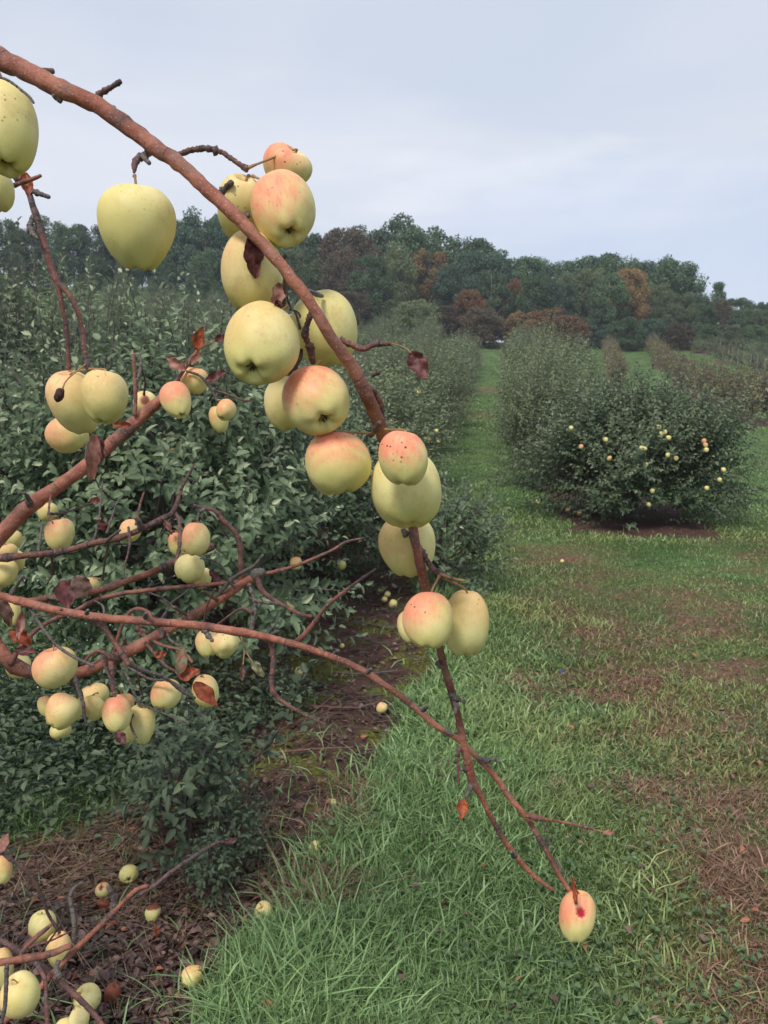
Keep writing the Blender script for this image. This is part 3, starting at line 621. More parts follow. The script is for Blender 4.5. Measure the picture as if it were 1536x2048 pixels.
# broad weeds
def weeds(name, spots, n, L0, h0, mat, label):
    xs, ys, hs = [], [], []
    for (px, py, r, hh) in spots:
        g = G(px, py); k = int(n * r / .2); xs.append(g[0] + rs.normal(0, r, k)); ys.append(g[1] + rs.normal(0, r, k)); hs.append(rs.uniform(0, 1, k) ** .8 * hh)
    x = np.concatenate(xs); y = np.concatenate(ys); h = np.concatenate(hs)
    return flat_leaves(name, x, y, L0 * rs.uniform(.6, 1.3, len(x)), mat, label, 'weeds', hgt=h, tilt=.5, wr=.55)
weeds('weeds', [(60, 1500, .28, .22), (180, 1480, .3, .2), (300, 1500, .25, .18), (30, 1600, .2, .18), (120, 1560, .22, .12), (420, 1480, .15, .12), (40, 1400, .4, .3), (200, 1400, .4, .25), (330, 1400, .35, .2), (560, 1390, .12, .08)], 620, .042, .2, M['weed_leaf'],
      'dark broad leaved weeds growing under the apple trees')
n = 15000; x, y = scatter(n, 1.3, 4.5, math.radians(42)); kp = (soil_mask(x, y) < .35) & (vnoise(x, y, 3.3, 41) > -.25) & (dry_mask(x, y) < .5); x, y = x[kp], y[kp]; m = len(x)
flat_leaves('clover', x, y, rs.uniform(.010, .022, m), M['clover'], 'small clover leaves mixed in the near grass', 'clover', tilt=.35, wr=.95, hgt=rs.uniform(.01, .06, m))
n = 700; x = rs.normal(-1.75, .45, n); y = rs.normal(4.1, .5, n)
o = flat_leaves('aster_flowers', x, y, rs.uniform(.005, .009, n), M['flower'], 'tiny white wildflowers in the shade behind the bare branches', 'wildflowers', hgt=rs.uniform(.15, .8, n) , wr=1.)

# ------------------------------------------------------------------ apples
def apple_mesh(seed, rx, hz, conic=.16, lump=.02, blush=(.3, 1, .3), bl=.6, spot=.3, rot=None, wound=None, Rm=None, segs=(40, 30), squash=0):
    r = np.random.RandomState(seed); ns, nr = segs
    t = np.linspace(0, math.pi, nr + 1)[1:-1]; a = np.arange(ns) / ns * 2 * math.pi; T, A = np.meshgrid(t, a, indexing='ij')
    s = np.sin(T) ** .92; c = np.cos(T); R = s * (1 + conic * c - .04 * c * c); Z = np.sign(c) * np.abs(c) ** .95
    ph = r.uniform(0, 6.28)
    R = R * (1 + .035 * np.cos(5 * A + ph) * sstep(.1, -.9, c) + .018 * np.cos(5 * A + ph + .4) * sstep(.2, .9, c))
    Z = Z - .42 * np.exp(-(s / .21) ** 2) * (c > 0) + .36 * np.exp(-(s / .27) ** 2) * (c < 0)
    Z = Z + .03 * np.cos(5 * A + ph) * sstep(-.5, -.9, c)
    X_, Y_ = R * np.cos(A), R * np.sin(A); pts = np.stack([X_, Y_, Z], -1).reshape(-1, 3)
    pts = np.vstack([pts, [0, 0, 1 - .42], [0, 0, -1 + .36]])
    dn = norm(pts)
    df = 0
    for k in range(5):
        v = norm(r.normal(size=3)) * r.uniform(1.5, 3.4); df = df + np.sin(dn @ v + r.uniform(0, 6.28)) * lump * (1.2 if k < 2 else .7)
    if lump > .05:
        for k in range(6):
            v = norm(r.normal(size=3)) * r.uniform(5, 9); df = df + np.sin(dn @ v + r.uniform(0, 6.28)) * lump * .35
    pts = pts * (1 + df)[:, None]
    sh = r.normal(0, .05, 2); pts[:, 0] += sh[0] * pts[:, 2]; pts[:, 1] += sh[1] * pts[:, 2]
    scl = np.array([rx, rx, hz])
    mx = np.abs(pts[:, :2]).max(); pts[:, :2] /= mx; zz = pts[:, 2]; pts[:, 2] = (zz - (zz.max() + zz.min()) / 2) / ((zz.max() - zz.min()) / 2)
    co = pts * scl
    Rm = np.eye(3) if Rm is None else Rm
    w = norm(norm(co) * 1.0) @ Rm.T     # to (right, toward camera, up)
    bd = norm(np.array(blush)); q = w @ np.array([bd[0], -bd[2], bd[1]])
    nz = .22 * np.sin(dn @ (r.normal(size=3) * 5) + 1) + .15 * np.sin(dn @ (r.normal(size=3) * 9))
    at = {'blush': np.clip(sstep(-.25, 1.15, q + nz * .5) * bl * 1.2 + .06, 0, 1), 'green': np.clip(sstep(.1, -1, co[:, 2] / hz) * .8 + .1, 0, 1) * (1 - .5 * bl),
          'spot': np.clip(sstep(.2, .9, q + .2) * spot * 1.3, 0, 1), 'rot': np.zeros(len(co)), 'wound': np.zeros(len(co))}
    rad = np.hypot(co[:, 0], co[:, 1]) / rx
    at['cav'] = np.clip((sstep(.20, .05, rad) * .8) * (co[:, 2] < 0) + sstep(.2, .03, rad) * .55 * (co[:, 2] > 0), 0, 1)
    if rot is not None:
        d_ = norm(np.array([rot[0], -rot[2], rot[1]])); at['rot'] = sstep(rot[3], min(rot[3] + .12, 1.0), w @ d_ + nz * .06)
    if wound is not None:
        d_ = norm(np.array([wound[0], -wound[2], wound[1]])); wz = np.sin(w[:, 0] * 31 + 1) * np.sin(w[:, 2] * 27 + 2) + .6 * np.sin(w[:, 0] * 67 + w[:, 2] * 53); wr = w @ norm(np.array([.6, 0, -.8])); wq = sstep(wound[3], wound[3] + .02, w @ d_ + wz * .008 - .10 * (w @ norm(np.array([.8, 0, .6])) - .2) ** 2); at['wound'] = wq; co = co * (1 - .10 * wq)[:, None]
    n1 = nr - 1; i = np.arange(n1 - 1)[:, None] * ns; j = np.arange(ns)[None]; j2 = (j + 1) % ns
    Q = np.stack([i + j, i + ns + j, i + ns + j2, i + j2], -1).reshape(-1, 4)
    j = np.arange(ns); j2 = (j + 1) % ns; t1 = np.stack([np.full(ns, n1 * ns), j, j2], 1); b = (n1 - 1) * ns; t2 = np.stack([np.full(ns, n1 * ns + 1), b + j2, b + j], 1)
    return fast_mesh('skin', co, [Q, np.vstack([t1, t2])], M['apple'], at, True)
_ac = [0]
def apple(label, px, py, w, h, d, lean=0, tip=0, bl=.5, bdir=(-.3, 1, .3), conic=.14, spot=.35, stem=None, lump=.03, rot=None, wound=None, group=None, small=False, ground=False, cat='apple', calyx=True, pos=None, stemr=.0014):
    """lean: clockwise degrees in the picture; tip: degrees the stem end turns toward the camera"""
    _ac[0] += 1; sd = 100 + _ac[0]
    c = P(px, py, d) if pos is None else np.array(pos)
    rx = w / F_PX * d / 2; hz = h / F_PX * d / 2
    vd = norm(c - CAM); right = norm(np.cross(vd, [0, 0, 1])); up = np.cross(right, vd)
    base = Matrix((right, vd, up)).transposed()      # local x=right, y=away, z=up
    Rl = Matrix.Rotation(math.radians(lean), 3, 'Y') @ Matrix.Rotation(math.radians(tip), 3, 'X') @ Matrix.Rotation(random.Random(sd).uniform(0, 6.28), 3, 'Z')
    R = base @ Rl
    o = empty('apple', c); o.rotation_euler = R.to_euler()
    tag(o, label, cat, group)
    segs = (14, 10) if small else ((110, 80) if wound else ((48, 36) if w > 90 else (32, 24)))
    me = apple_mesh(sd, rx, hz, conic, lump, bdir, bl, spot, rot, wound, np.array(Rl), segs)
    if small:
        bpy.data.objects.remove(o); o = link('apple', me, None, c); o.rotation_euler = R.to_euler(); tag(o, label, cat, group); return o
    link('skin', me, o)
    Ri = np.array(R.transposed())
    top = np.array([0, 0, hz * .56])
    if stem is not False:
        if stem is None:
            pts = [top, top + [.001, 0, hz * .3], top + [.004, .002, hz * .62], top + [.007, .001, hz * .9]]
        else:
            e_ = Ri @ (P(stem[0], stem[1], stem[2] if len(stem) > 2 else d) - c); ll = np.linalg.norm(e_ - top)
            pts = [top, top + [0, 0, min(hz * .45, ll * .4)], (top + [0, 0, hz * .5]) * .35 + e_ * .65, e_]
        cp = catmull(pts, 5); V, q_, t_ = tube_arrays(cp, np.interp(np.linspace(0, 1, len(cp)), [0, .2, .8, 1], [1.3, .9, 1, 1.7]) * stemr, 8, .05, sd)
        link('stem', fast_mesh('stem', V, [q_, t_], M['stem'], {}, True), o)
    if calyx:
        rr = rx * .085; b = np.array([0, 0, -hz * .72]); ps, ds = [], []
        for k in range(10):
            a = k * .628; ps.append(b + [math.cos(a) * rr * .5, math.sin(a) * rr * .5, 0]); ds.append([math.cos(a) * .8, math.sin(a) * .8, -1.1 if k % 2 else -.6])
        V, q_ = leaf_arrays(np.array(ps), np.array(ds), np.array([[math.cos(k * .628), math.sin(k * .628), .8] for k in range(10)]), np.full(10, rx * .15), np.full(10, rx * .07), .2, .1)
        link('calyx', fast_mesh('calyx', V, [q_], M['calyx'], {}), o)
    return o
GH = 'apples hanging on the foreground bough'; GL = 'apples hanging on the bare lower branches'; GG = 'fallen apples on the ground'; GB = 'apples in the leafy trees'
A = apple
# --- upper bough
A('large yellow apple cut off by the left edge, brown specks on top', 14, 260, 132, 184, 800e-3, 6, -40, .12, (-.3, 1, .3), .1, .5, (-10, 130), group=GH)
A('yellow apple peeking in at the left edge under the large one', -4, 384, 66, 76, .98, 0, 0, .1, (0, 1, 0), .14, .2, (-10, 340), group=GH)
A('broad plain yellow apple hanging alone against the sky, tapering downward', 277, 457, 155, 160, .80, 0, -4, .12, (-.4, 1, .1), .24, .28, (269, 352, .79), group=GH, lump=.012)
A('small rosy apple at the top of the cluster, leaning right against the sky', 570, 337, 98, 84, .90, 32, 10, .75, (-.4, .9, .5), .22, .8, (495, 336, .86), group=GH, lump=.04)
A('apple with a pink cheek and a dark blossom end, upper cluster right of the bough', 566, 420, 134, 147, .83, -22, -48, .72, (-.5, .8, .5), .12, .25, (505, 352, .86), group=GH)
A('yellow specked apple behind the bough with its stem hollow turned to us', 481, 418, 102, 124, .88, 10, 20, .2, (.3, 1, .3), .05, .8, (498, 352, .87), group=GH)
A('tall yellow apple with a dark curled leaf lying over it', 503, 546, 141, 156, .84, 4, -6, .3, (-.9, .7, .3), .02, .2, (540, 470, .86), group=GH)
A('largest pale yellow apple, its hollow blossom end turned to the lower left', 521, 689, 156, 164, .80, 24, -44, .32, (-.5, .9, .3), .06, .25, (575, 612, .84), group=GH)
A('pale yellow apple half hidden behind the bough beside the large one', 645, 661, 138, 148, .90, -10, -8, .08, (0, 1, 0), .1, .15, (600, 650, .9), group=GH)
A('round apple with a rosy top and an open dark blossom end, middle of the cluster', 634, 798, 145, 142, .83, -16, -46, .85, (-.5, .9, .3), .06, .45, (640, 722, .86), group=GH)
A('yellow apple tucked behind the rosy round one, only its left side showing', 575, 808, 92, 104, .93, -8, -8, .15, (-.6, .3, .2), .1, .1, (610, 740, .9), group=GH)
A('wide rosy shouldered apple hanging below the middle of the cluster', 676, 927, 132, 124, .85, -6, -6, .8, (-.15, 1, .35), .02, .45, (748, 868, .88), group=GH)
A('rose red topped round apple with dark specks, in front of the big green yellow one', 807, 916, 103, 108, .785, 4, -8, 1.0, (-.25, .9, .45), .06, .9, (770, 860, .84), group=GH)
A('big green yellow apple hanging behind the red topped one', 813, 978, 147, 152, .865, -6, -14, .08, (-.5, 1, 0), .0, .2, (780, 880, .9), group=GH)
A('yellow apple with the bough crossing in front of it, below the big one', 817, 1092, 122, 120, .98, 0, 10, .42, (-.8, .8, .3), .16, .15, (830, 1040, .95), group=GH)
A('coral red topped apple with dark specks, in the lowest cluster', 858, 1241, 105, 110, .90, 4, -6, 1.0, (-.35, .9, .45), .03, 1.0, (878, 1152, .92), group=GH)
A('small yellow apple peeking out left of the coral topped one', 822, 1253, 58, 66, .985, 0, 0, .3, (-.5, .8, .2), .14, .1, (862, 1185, .96), group=GH)
A('long upright pale yellow apple at the right of the lowest cluster', 934, 1250, 92, 137, .965, -2, 12, .42, (-.1, 1, .4), -.02, .4, (886, 1155, .93), group=GH)
A('wrinkled pink and yellow apple with a crimson wound, alone over the grass', 1156, 1834, 79, 94, 1.05, 3, 14, 1.0, (-.5, .7, .6), .16, .5, (1148, 1780, 1.05), lump=.05, wound=(.14, .20, 1, .965), group=GH)
# --- left twig
A('yellow green apple with a rosy shoulder, left one of the pair on the hanging twig', 150, 806, 106, 124, 1.13, -6, 14, .45, (-.6, .9, .3), .1, .2, (176, 740, 1.1), group=GL)
A('specked yellow apple, right one of the pair on the hanging twig', 209, 795, 97, 107, 1.06, 6, -4, .35, (-.5, 1, .3), .12, .7, (178, 738, 1.1), group=GL)
A('lumpy apple with an orange cheek below the pair on the hanging twig', 139, 868, 88, 74, 1.22, -30, -10, .6, (-1, .3, .3), .14, .1, (150, 800, 1.2), lump=.05, group=GL)
# --- mid limb
A('narrow waisted orange apple at the end of the thick slanting branch', 354, 802, 64, 76, 1.62, -18, -34, .95, (-.4, 1, .3), .26, .2, (345, 765, 1.62), lump=.035, group=GL)
A('small rosy apple behind the orange waisted one, beside dry leaves', 389, 762, 57, 51, 1.7, 10, -6, .8, (-.4, .9, .4), .1, .6, (372, 735, 1.7), group=GL)
A('small apple with a grey shrivelled patch, left of the thick branch end', 290, 806, 48, 44, 1.8, 0, 20, .4, (-.5, .4, .5), .05, .1, (288, 765, 1.78), rot=(0, .25, 1, .86), group=GL)
A('small yellow apple with pink top, upper of the twin apples right of the thick branch', 452, 820, 42, 43, 1.66, 28, -20, .65, (-.4, .8, .5), .1, .1, (434, 800, 1.68), group=GL)
A('pear shaped yellow apple, lower of the twin apples right of the thick branch', 438, 839, 39, 54, 1.72, -8, 0, .4, (-.8, .5, .2), .12, .1, (434, 804, 1.7), group=GL)
# --- branches around y 1050-1150
A('rosy bell shaped apple standing above the thin red branch at left', 119, 1070, 62, 67, 1.62, 0, -4, .6, (-.5, 1, .3), .2, .1, (112, 1032, 1.6), group=GL)
A('small yellow apple behind the thick slanting branch, above the bell shaped one', 96, 1024, 42, 38, 1.75, 0, 0, .3, (-.4, 1, .3), .1, .1, (95, 1005, 1.74), group=GL)
A('small lumpy apple on the thin red branch, right of the bell shaped one', 260, 1062, 45, 48, 1.58, 12, -26, .5, (-.5, .9, .2), .2, .1, (268, 1034, 1.58), lump=.05, group=GL)
A('small yellow apple at the left edge just under the slanting branch', 26, 1079, 37, 35, 1.75, 0, 0, .25, (0, 1, 0), .1, .1, (20, 1058, 1.75), group=GL)
A('brown stained yellow apple crossed by a branch at the left edge', 14, 1106, 44, 36, 1.66, 0, 10, .4, (-.3, 1, .3), .1, .2, (8, 1086, 1.66), rot=(-.5, 1, .3, .9), group=GL)
A('small bell shaped yellow apple at the left edge beside the bigger green one', 37, 1122, 28, 40, 1.7, -6, -10, .2, (0, 1, 0), .2, .1, (34, 1100, 1.7), group=GL)
A('green yellow apple cut off by the left edge below the thin red branch', 6, 1147, 58, 54, 1.55, 0, 0, .2, (-.4, 1, .2), .14, .1, (8, 1118, 1.55), group=GL)
A('upright rosy apple hanging from the grey fork in the middle of the bare branches', 392, 1078, 58, 67, 1.45, 2, 4, .75, (-.6, .8, .3), .1, .2, (396, 1045, 1.44), group=GL)
A('small orange apple behind the upright rosy one, on its left', 352, 1088, 32, 46, 1.56, -10, 0, .8, (-.5, 1, .2), .1, .2, (358, 1060, 1.55), group=GL)
A('pale yellow apple directly below the upright rosy one', 378, 1137, 60, 58, 1.50, 30, -8, .15, (-.2, 1, .2), .14, .3, (365, 1105, 1.5), lump=.04, group=GL)
A('yellow green apple at the lower right of the pale one in the middle cluster', 405, 1157, 38, 42, 1.56, 0, 0, .15, (0, 1, .2), .14, .1, (395, 1135, 1.56), group=GL)
A('small orange yellow apple sitting behind the brown leaf pair', 183, 1168, 32, 27, 1.68, 0, 0, .5, (-.4, 1, .2), .1, .1, (200, 1158, 1.66), group=GL)
A('yellow apple behind brown leaves where the long branch enters at left', 24, 1222, 40, 62, 1.5, 0, 0, .3, (0, 1, 0), .1, .1, (20, 1195, 1.5), group=GL)
A('green yellow apple low at the left edge behind the thick bent branch', 34, 1333, 52, 50, 1.75, 0, 0, .15, (0, 1, 0), .1, .1, False, group=GL)
# --- lower cluster
A('large round apple with a pink shoulder in front of the thick bent branch', 112, 1336, 87, 80, 1.28, -4, 14, .8, (-.6, .9, .3), .1, .25, (108, 1290, 1.28), group=GL)
A('lumpy yellow apple with grey specks under the long branch, right one of the joined pair', 449, 1288, 62, 52, 1.42, 40, -10, .35, (-.8, .7, .3), .15, .8, (425, 1262, 1.4), lump=.06, group=GL)
A('smooth yellow apple under the long branch, left one of the joined pair', 414, 1286, 48, 55, 1.48, -10, 0, .35, (-.8, .6, .2), .12, .1, (418, 1258, 1.46), group=GL)
A('pink cheeked apple left of the one half covered by a rusty leaf', 331, 1388, 63, 59, 1.42, 16, -6, .75, (-.7, .8, .3), .1, .2, (322, 1352, 1.42), group=GL)
A('yellow apple half covered by a rusty leaf in the lower middle', 411, 1383, 54, 64, 1.52, 0, 18, .4, (-.2, 1, .2), .12, .1, (402, 1352, 1.52), group=GL)
A('large leaning apple with a rosy top in the lower left cluster', 126, 1424, 74, 68, 1.40, 36, -6, .5, (-.7, .9, .3), .24, .3, (150, 1392, 1.4), lump=.04, group=GL)
A('small yellow apple peeking out at the left of the lower left cluster', 92, 1413, 32, 42, 1.5, -10, 0, .5, (.3, 1, .3), .1, .1, (104, 1390, 1.5), group=GL)
A('small green yellow apple peeking out underneath the leaning apple', 121, 1461, 44, 32, 1.5, 0, 0, .08, (0, 1, .2), .1, .1, False, group=GL)
A('yellow apple with a brown top, behind at the left of the lowest row', 189, 1392, 60, 46, 1.56, -14, 6, .45, (-.2, 1, .3), .1, .2, (180, 1372, 1.55), rot=(-.3, 1, .4, .93), group=GL)
A('lumpy yellow apple below the brown topped one in the lower left cluster', 190, 1414, 46, 52, 1.46, -14, 0, .3, (-.5, .2, .1), .16, .2, (196, 1386, 1.46), lump=.05, group=GL)
A('upright barrel shaped apple with a pink top, front of the lowest row', 234, 1429, 59, 70, 1.36, 0, -2, .85, (-.2, 1, .4), .12, .15, (228, 1385, 1.36), group=GL)
A('yellow apple peeking over the barrel shaped one', 245, 1408, 46, 40, 1.45, 0, 0, .5, (.1, 1, .3), .1, .1, (240, 1378, 1.45), group=GL)
A('tapering pale yellow apple at the right end of the lowest row', 286, 1449, 58, 78, 1.42, 4, 12, .2, (-.3, 1, .3), .26, .1, (281, 1412, 1.42), group=GL)
A('small yellow apple between the barrel shaped and the tapering one', 256, 1464, 40, 42, 1.475, 0, 0, .1, (0, 1, 0), .1, .1, False, group=GL)
# --- bottom left, on low branches
GQ = 'apples on the lowest branches at bottom left'
A('orange and yellow apple cut off by the left edge above the lowest branches', 0, 1741, 46, 54, 1.85, 0, 0, .7, (.6, .9, .3), .14, .1, (-2, 1700, 1.85), group=GQ)
A('pale yellow apple behind thin dark twigs, uppermost of the bottom left apples', 84, 1853, 55, 60, 2.0, 4, 30, .05, (0, 1, 0), .06, .05, (84, 1826, 1.98), group=GQ)
A('pinkish yellow apple crossed by the thick red branch at bottom left', 118, 1900, 50, 70, 1.95, 4, 30, .5, (-.2, 1, .3), .06, .1, (116, 1868, 1.93), group=GQ)
A('yellow apple cut off by the left edge under the thick red branch', 6, 1936, 42, 74, 1.95, 0, 10, .35, (0, 1, .2), .1, .1, False, group=GQ)
A('largest yellow apple at the bottom left corner, stem hollow facing up', 41, 1990, 80, 76, 1.62, -10, 40, .25, (-.5, .4, .3), .08, .1, (24, 1960, 1.6), group=GQ)
A('yellow apple with its stem hollow facing left, right of the corner apple', 176, 1997, 53, 53, 1.95, -46, 34, .12, (0, 1, .2), .06, .05, (158, 1985, 1.93), group=GQ)
A('yellow apple at the bottom edge below the one with the side hollow', 158, 2042, 42, 50, 1.85, 20, 10, .15, (0, 1, .2), .12, .1, (148, 2020, 1.85), group=GQ)
A('yellow apple just showing at the bottom edge, leftmost of the low pair', 130, 2062, 40, 46, 1.85, 0, 0, .1, (0, 1, .2), .12, .1, False, group=GQ)
# --- on the ground
def gapple(label, px, py, w, h=None, **k):
    h = h or w; g = G(px, py + h * .42); d = float((g - CAM) @ FW); r = w / F_PX * d / 2
    c = np.array([g[0], g[1], float(gz(g[0], g[1])) + r * .86]); d = float((c - CAM) @ FW)
    kk = dict(lean=k.pop('lean', 30), tip=k.pop('tip', 30), bl=k.pop('bl', .1), group=GG, pos=c, stem=k.pop('stem', None), bdir=k.pop('bdir', (-.3, 1, .3)))
    return apple(label, px, py, w, h, d, **kk, **k)
gapple('pale yellow fallen apple on dry grass, uppermost of the fallen ones at left', 259, 1743, 38, stem=False, lean=10, tip=-60)
gapple('small orange yellow fallen apple with brown rot on dry grass', 206, 1775, 31, 32, bl=.6, rot=(-.2, .5, 1, .9), lean=-20, tip=50)
gapple('shrivelled brown fallen apple just below the rotting one', 207, 1805, 28, 18, rot=(0, 1, 1, -2), lump=.08)
gapple('small fallen apple with a rotten red top, lying on the leaf litter', 305, 1817, 32, 34, rot=(.1, 1, .3, .55), lean=8, tip=-20, stem=False)
gapple('fallen yellow apple at the edge of the grass, between soil and tufts', 528, 1820, 40, bl=.25, lean=-24, tip=40)
gapple('fallen yellow apple with an orange cheek beside green weeds, bottom middle', 386, 1951, 42, bl=.6, bdir=(0, 1, .3), lean=-120, tip=-20)
gapple('dark rotten red brown fallen apple near the bottom left branches', 226, 1988, 37, rot=(0, 1, 1, -2), lump=.05, stem=False)
gapple('small yellow fallen apple in the grass edge, on its own in mid picture', 630, 1700, 29, bl=.12, lean=60, tip=-20)
gapple('tiny yellow green fallen apple above the lone one in the grass edge', 667, 1610, 15, small=True)
gapple('small fallen apple beside a pale stick on the bare strip', 763, 1411, 22, bl=.6, small=True)
gapple('red fallen apple half hidden by long grass at the bottom edge', 530, 2032, 42, bl=1., rot=(-.6, .3, 1, .3), lean=40)
gapple('tiny yellow fallen apple deep in the long grass at the bottom', 577, 1966, 14, small=True)
for i, (px, py, w) in enumerate([(762, 1178, 13), (775, 1190, 14), (769, 1200, 12), (786, 1212, 17), (597, 1340, 20), (684, 1292, 10), (1124, 1120, 8)]):
    gapple('small pale fallen apple under the left row, %s from the back' % ORD[i], px, py, w, small=True, bl=.1)
# --- in the leafy trees
rb = [(932, 593, 0), (945, 630, 0), (965, 620, 0), (987, 652, 0), (837, 708, 0), (855, 712, 0), (660, 765, .6), (640, 662, 0), (983, 747, .1), (1027, 765, .2), (860, 800, 0), (1182, 668, 1), (1190, 690, 1), (1195, 718, 0), (1290, 828, 0),
      (1268, 884, .1), (1197, 930, 0), (670, 978, 0), (693, 985, 0), (877, 1020, 0), (430, 1050, .3), (495, 1070, .7), (265, 1005, .3), (503, 700, 1), (898, 945, 0), (448, 598, 0)]
rb.sort()
def on_ellipsoid(px, py, c, r, f=1.0):
    D = FW + (px - 768) / F_PX * RT + (1024 - py) / F_PX * UP; o = (CAM - c) / r; dd = D / r
    a = dd @ dd; b = 2 * o @ dd; cc = o @ o - f * f; disc = b * b - 4 * a * cc
    return (-b - math.sqrt(disc)) / (2 * a) if disc > 0 else float(-(o @ dd) / a)
for i, (zx, zy, b) in enumerate(rb):
    px, py = 980 + zx / 2.763, 640 + zy / 2.763; d = on_ellipsoid(px, py, np.array([3.18, 9.7, .82]), np.array([1.36, 1.3, .92]))
    A('small %s apple in the large round bush, %s from the left' % ('reddish' if b > .5 else 'pale yellow', ORD[i]), px, py, 9.6, 9.8, d, 0, 0, b, (-.3, 1, .5), .1, 0, small=True, group=GB)
lb = [(350, 907, 22, .5), (505, 1007, 18, 1), (514, 1003, 16, 0), (592, 1127, 26, .6), (578, 1210, 28, .3), (683, 1130, 19, 0), (663, 1128, 16, 0), (598, 1105, 18, 0), (545, 1111, 13, .3), (478, 1066, 22, .8), (483, 1085, 20, .7),
      (560, 1135, 18, 0), (465, 1100, 14, 0), (781, 844, 9, .6), (853, 864, 8, 0), (873, 862, 8, 0), (858, 878, 8, .2), (877, 882, 8, 0), (838, 784, 9, .1), (807, 1152, 9, .5), (785, 1132, 14, 0), (486, 985, 9, .2), (537, 900, 8, .3), (380, 1330, 20, 0), (600, 1335, 16, 0), (450, 905, 7, .6), (545, 1180, 12, 0), (505, 1040, 9, .7)]
lb.sort()
for i, (px, py, w, b) in enumerate(lb):
    d = 3.55 if px < 620 else (5.2 if w > 12 else 8.6)
    d = min(max(1540 * .072 / w, 3.45), 9.3)
    A('small %s apple in the leafy left trees, %s from the left' % ('reddish' if b > .5 else 'pale yellow', ORD[i]), px, py, w, w * 1.05, d, 0, 0, b, (-.3, 1, .5), .1, 0, small=True, group=GB)

# ------------------------------------------------------------------ the bare apple tree
tree = empty('apple_tree', (-1.5, 1.35, 0)); tag(tree, 'bare reddish apple tree reaching in from the left, its boughs hung with yellow apples', 'apple tree')
TL = np.array([-1.5, 1.35, 0])
def grow(name, pts, parent, mat, label=None, d0=1., d1=1., pre=None, grey=0., sides=10, rings=.05, seed=0, sub=5, knob=0.075, tipgrey=0., raw=False):
    """pts: (px,py,rpx[,depth]) in picture pixels at a real depth from d0 to d1; pre: world points (x,y,z,r) in front"""
    n = len(pts); cum = [0]
    for a, b in zip(pts[:-1], pts[1:]): cum.append(cum[-1] + math.hypot(a[0] - b[0], a[1] - b[1]))
    W, Rr = [], []
    for i, p in enumerate(pts):
        t = cum[i] / cum[-1]; d = p[3] if len(p) > 3 else d0 + (d1 - d0) * t
        W.append(P(p[0], p[1], d)); Rr.append(p[2] / F_PX * d * ((.8 if p[2] > 13 else .74) if p[2] > 6.6 else .88))
    if pre:
        W = [np.array(q[:3]) for q in pre] + W; Rr = [q[3] for q in pre] + Rr
    W = np.array(W); Rr = np.array(Rr)
    cp = catmull(np.column_stack([W, Rr]), sub); ctr = cp[:, :3]; rr = np.maximum(cp[:, 3], .0004)
    # resample by arc length
    s = np.concatenate([[0], np.cumsum(np.linalg.norm(np.diff(ctr, axis=0), axis=1))]); step = max(rr.mean() * (1.1 if knob < .09 else .55), s[-1] / 500); m = max(int(s[-1] / step), 6)
    si = np.linspace(0, s[-1], m); ctr = np.column_stack([np.interp(si, s, ctr[:, k]) for k in range(3)]); rr = np.interp(si, s, rr)
    r = np.random.RandomState(seed + len(name) + int(abs(pts[0][0]) * 7 + pts[0][1]))
    # growth rings and nodes: short swellings
    g = np.full(m, grey, float)
    if tipgrey: g = np.clip(g + tipgrey * sstep(.55, 1, si / s[-1]), 0, 1)
    nk = max(int(s[-1] / (rings)), 1)
    for k in range(nk):
        c = r.uniform(0, s[-1]); wd = rr.mean() * r.uniform(.5, 1.1); q = np.exp(-((si - c) / wd) ** 2); rr = rr * (1 + q * r.uniform(knob, knob * 3.2)); g = np.clip(g + q * r.uniform(.0, .8), 0, 1)
    rr = rr * (1 + .03 * r.normal(size=m))
    if knob > .09: rr = rr * (1 + .13 * np.clip(r.normal(size=m), -1.5, 1.8))
    ln = np.interp(si, s, s)[:m]; ctr = ctr + r.normal(0, 1, (m, 3)) * rr[:, None] * .05
    V, q_, t_ = tube_arrays(ctr - TL, rr, sides, .03, seed)
    g = np.concatenate([np.repeat(g, sides), [g[0], g[-1]]])
    o = link(name, fast_mesh(name, V, [q_, t_], mat, {'grey': g, 'len': np.concatenate([np.repeat(ln, sides), [ln[0], ln[-1]]]) + pts[0][0] * .01}, True), parent)
    if label: o['label'] = label
    return o
BK, TW, TG = M['bark'], M['twig'], M['twig_grey']
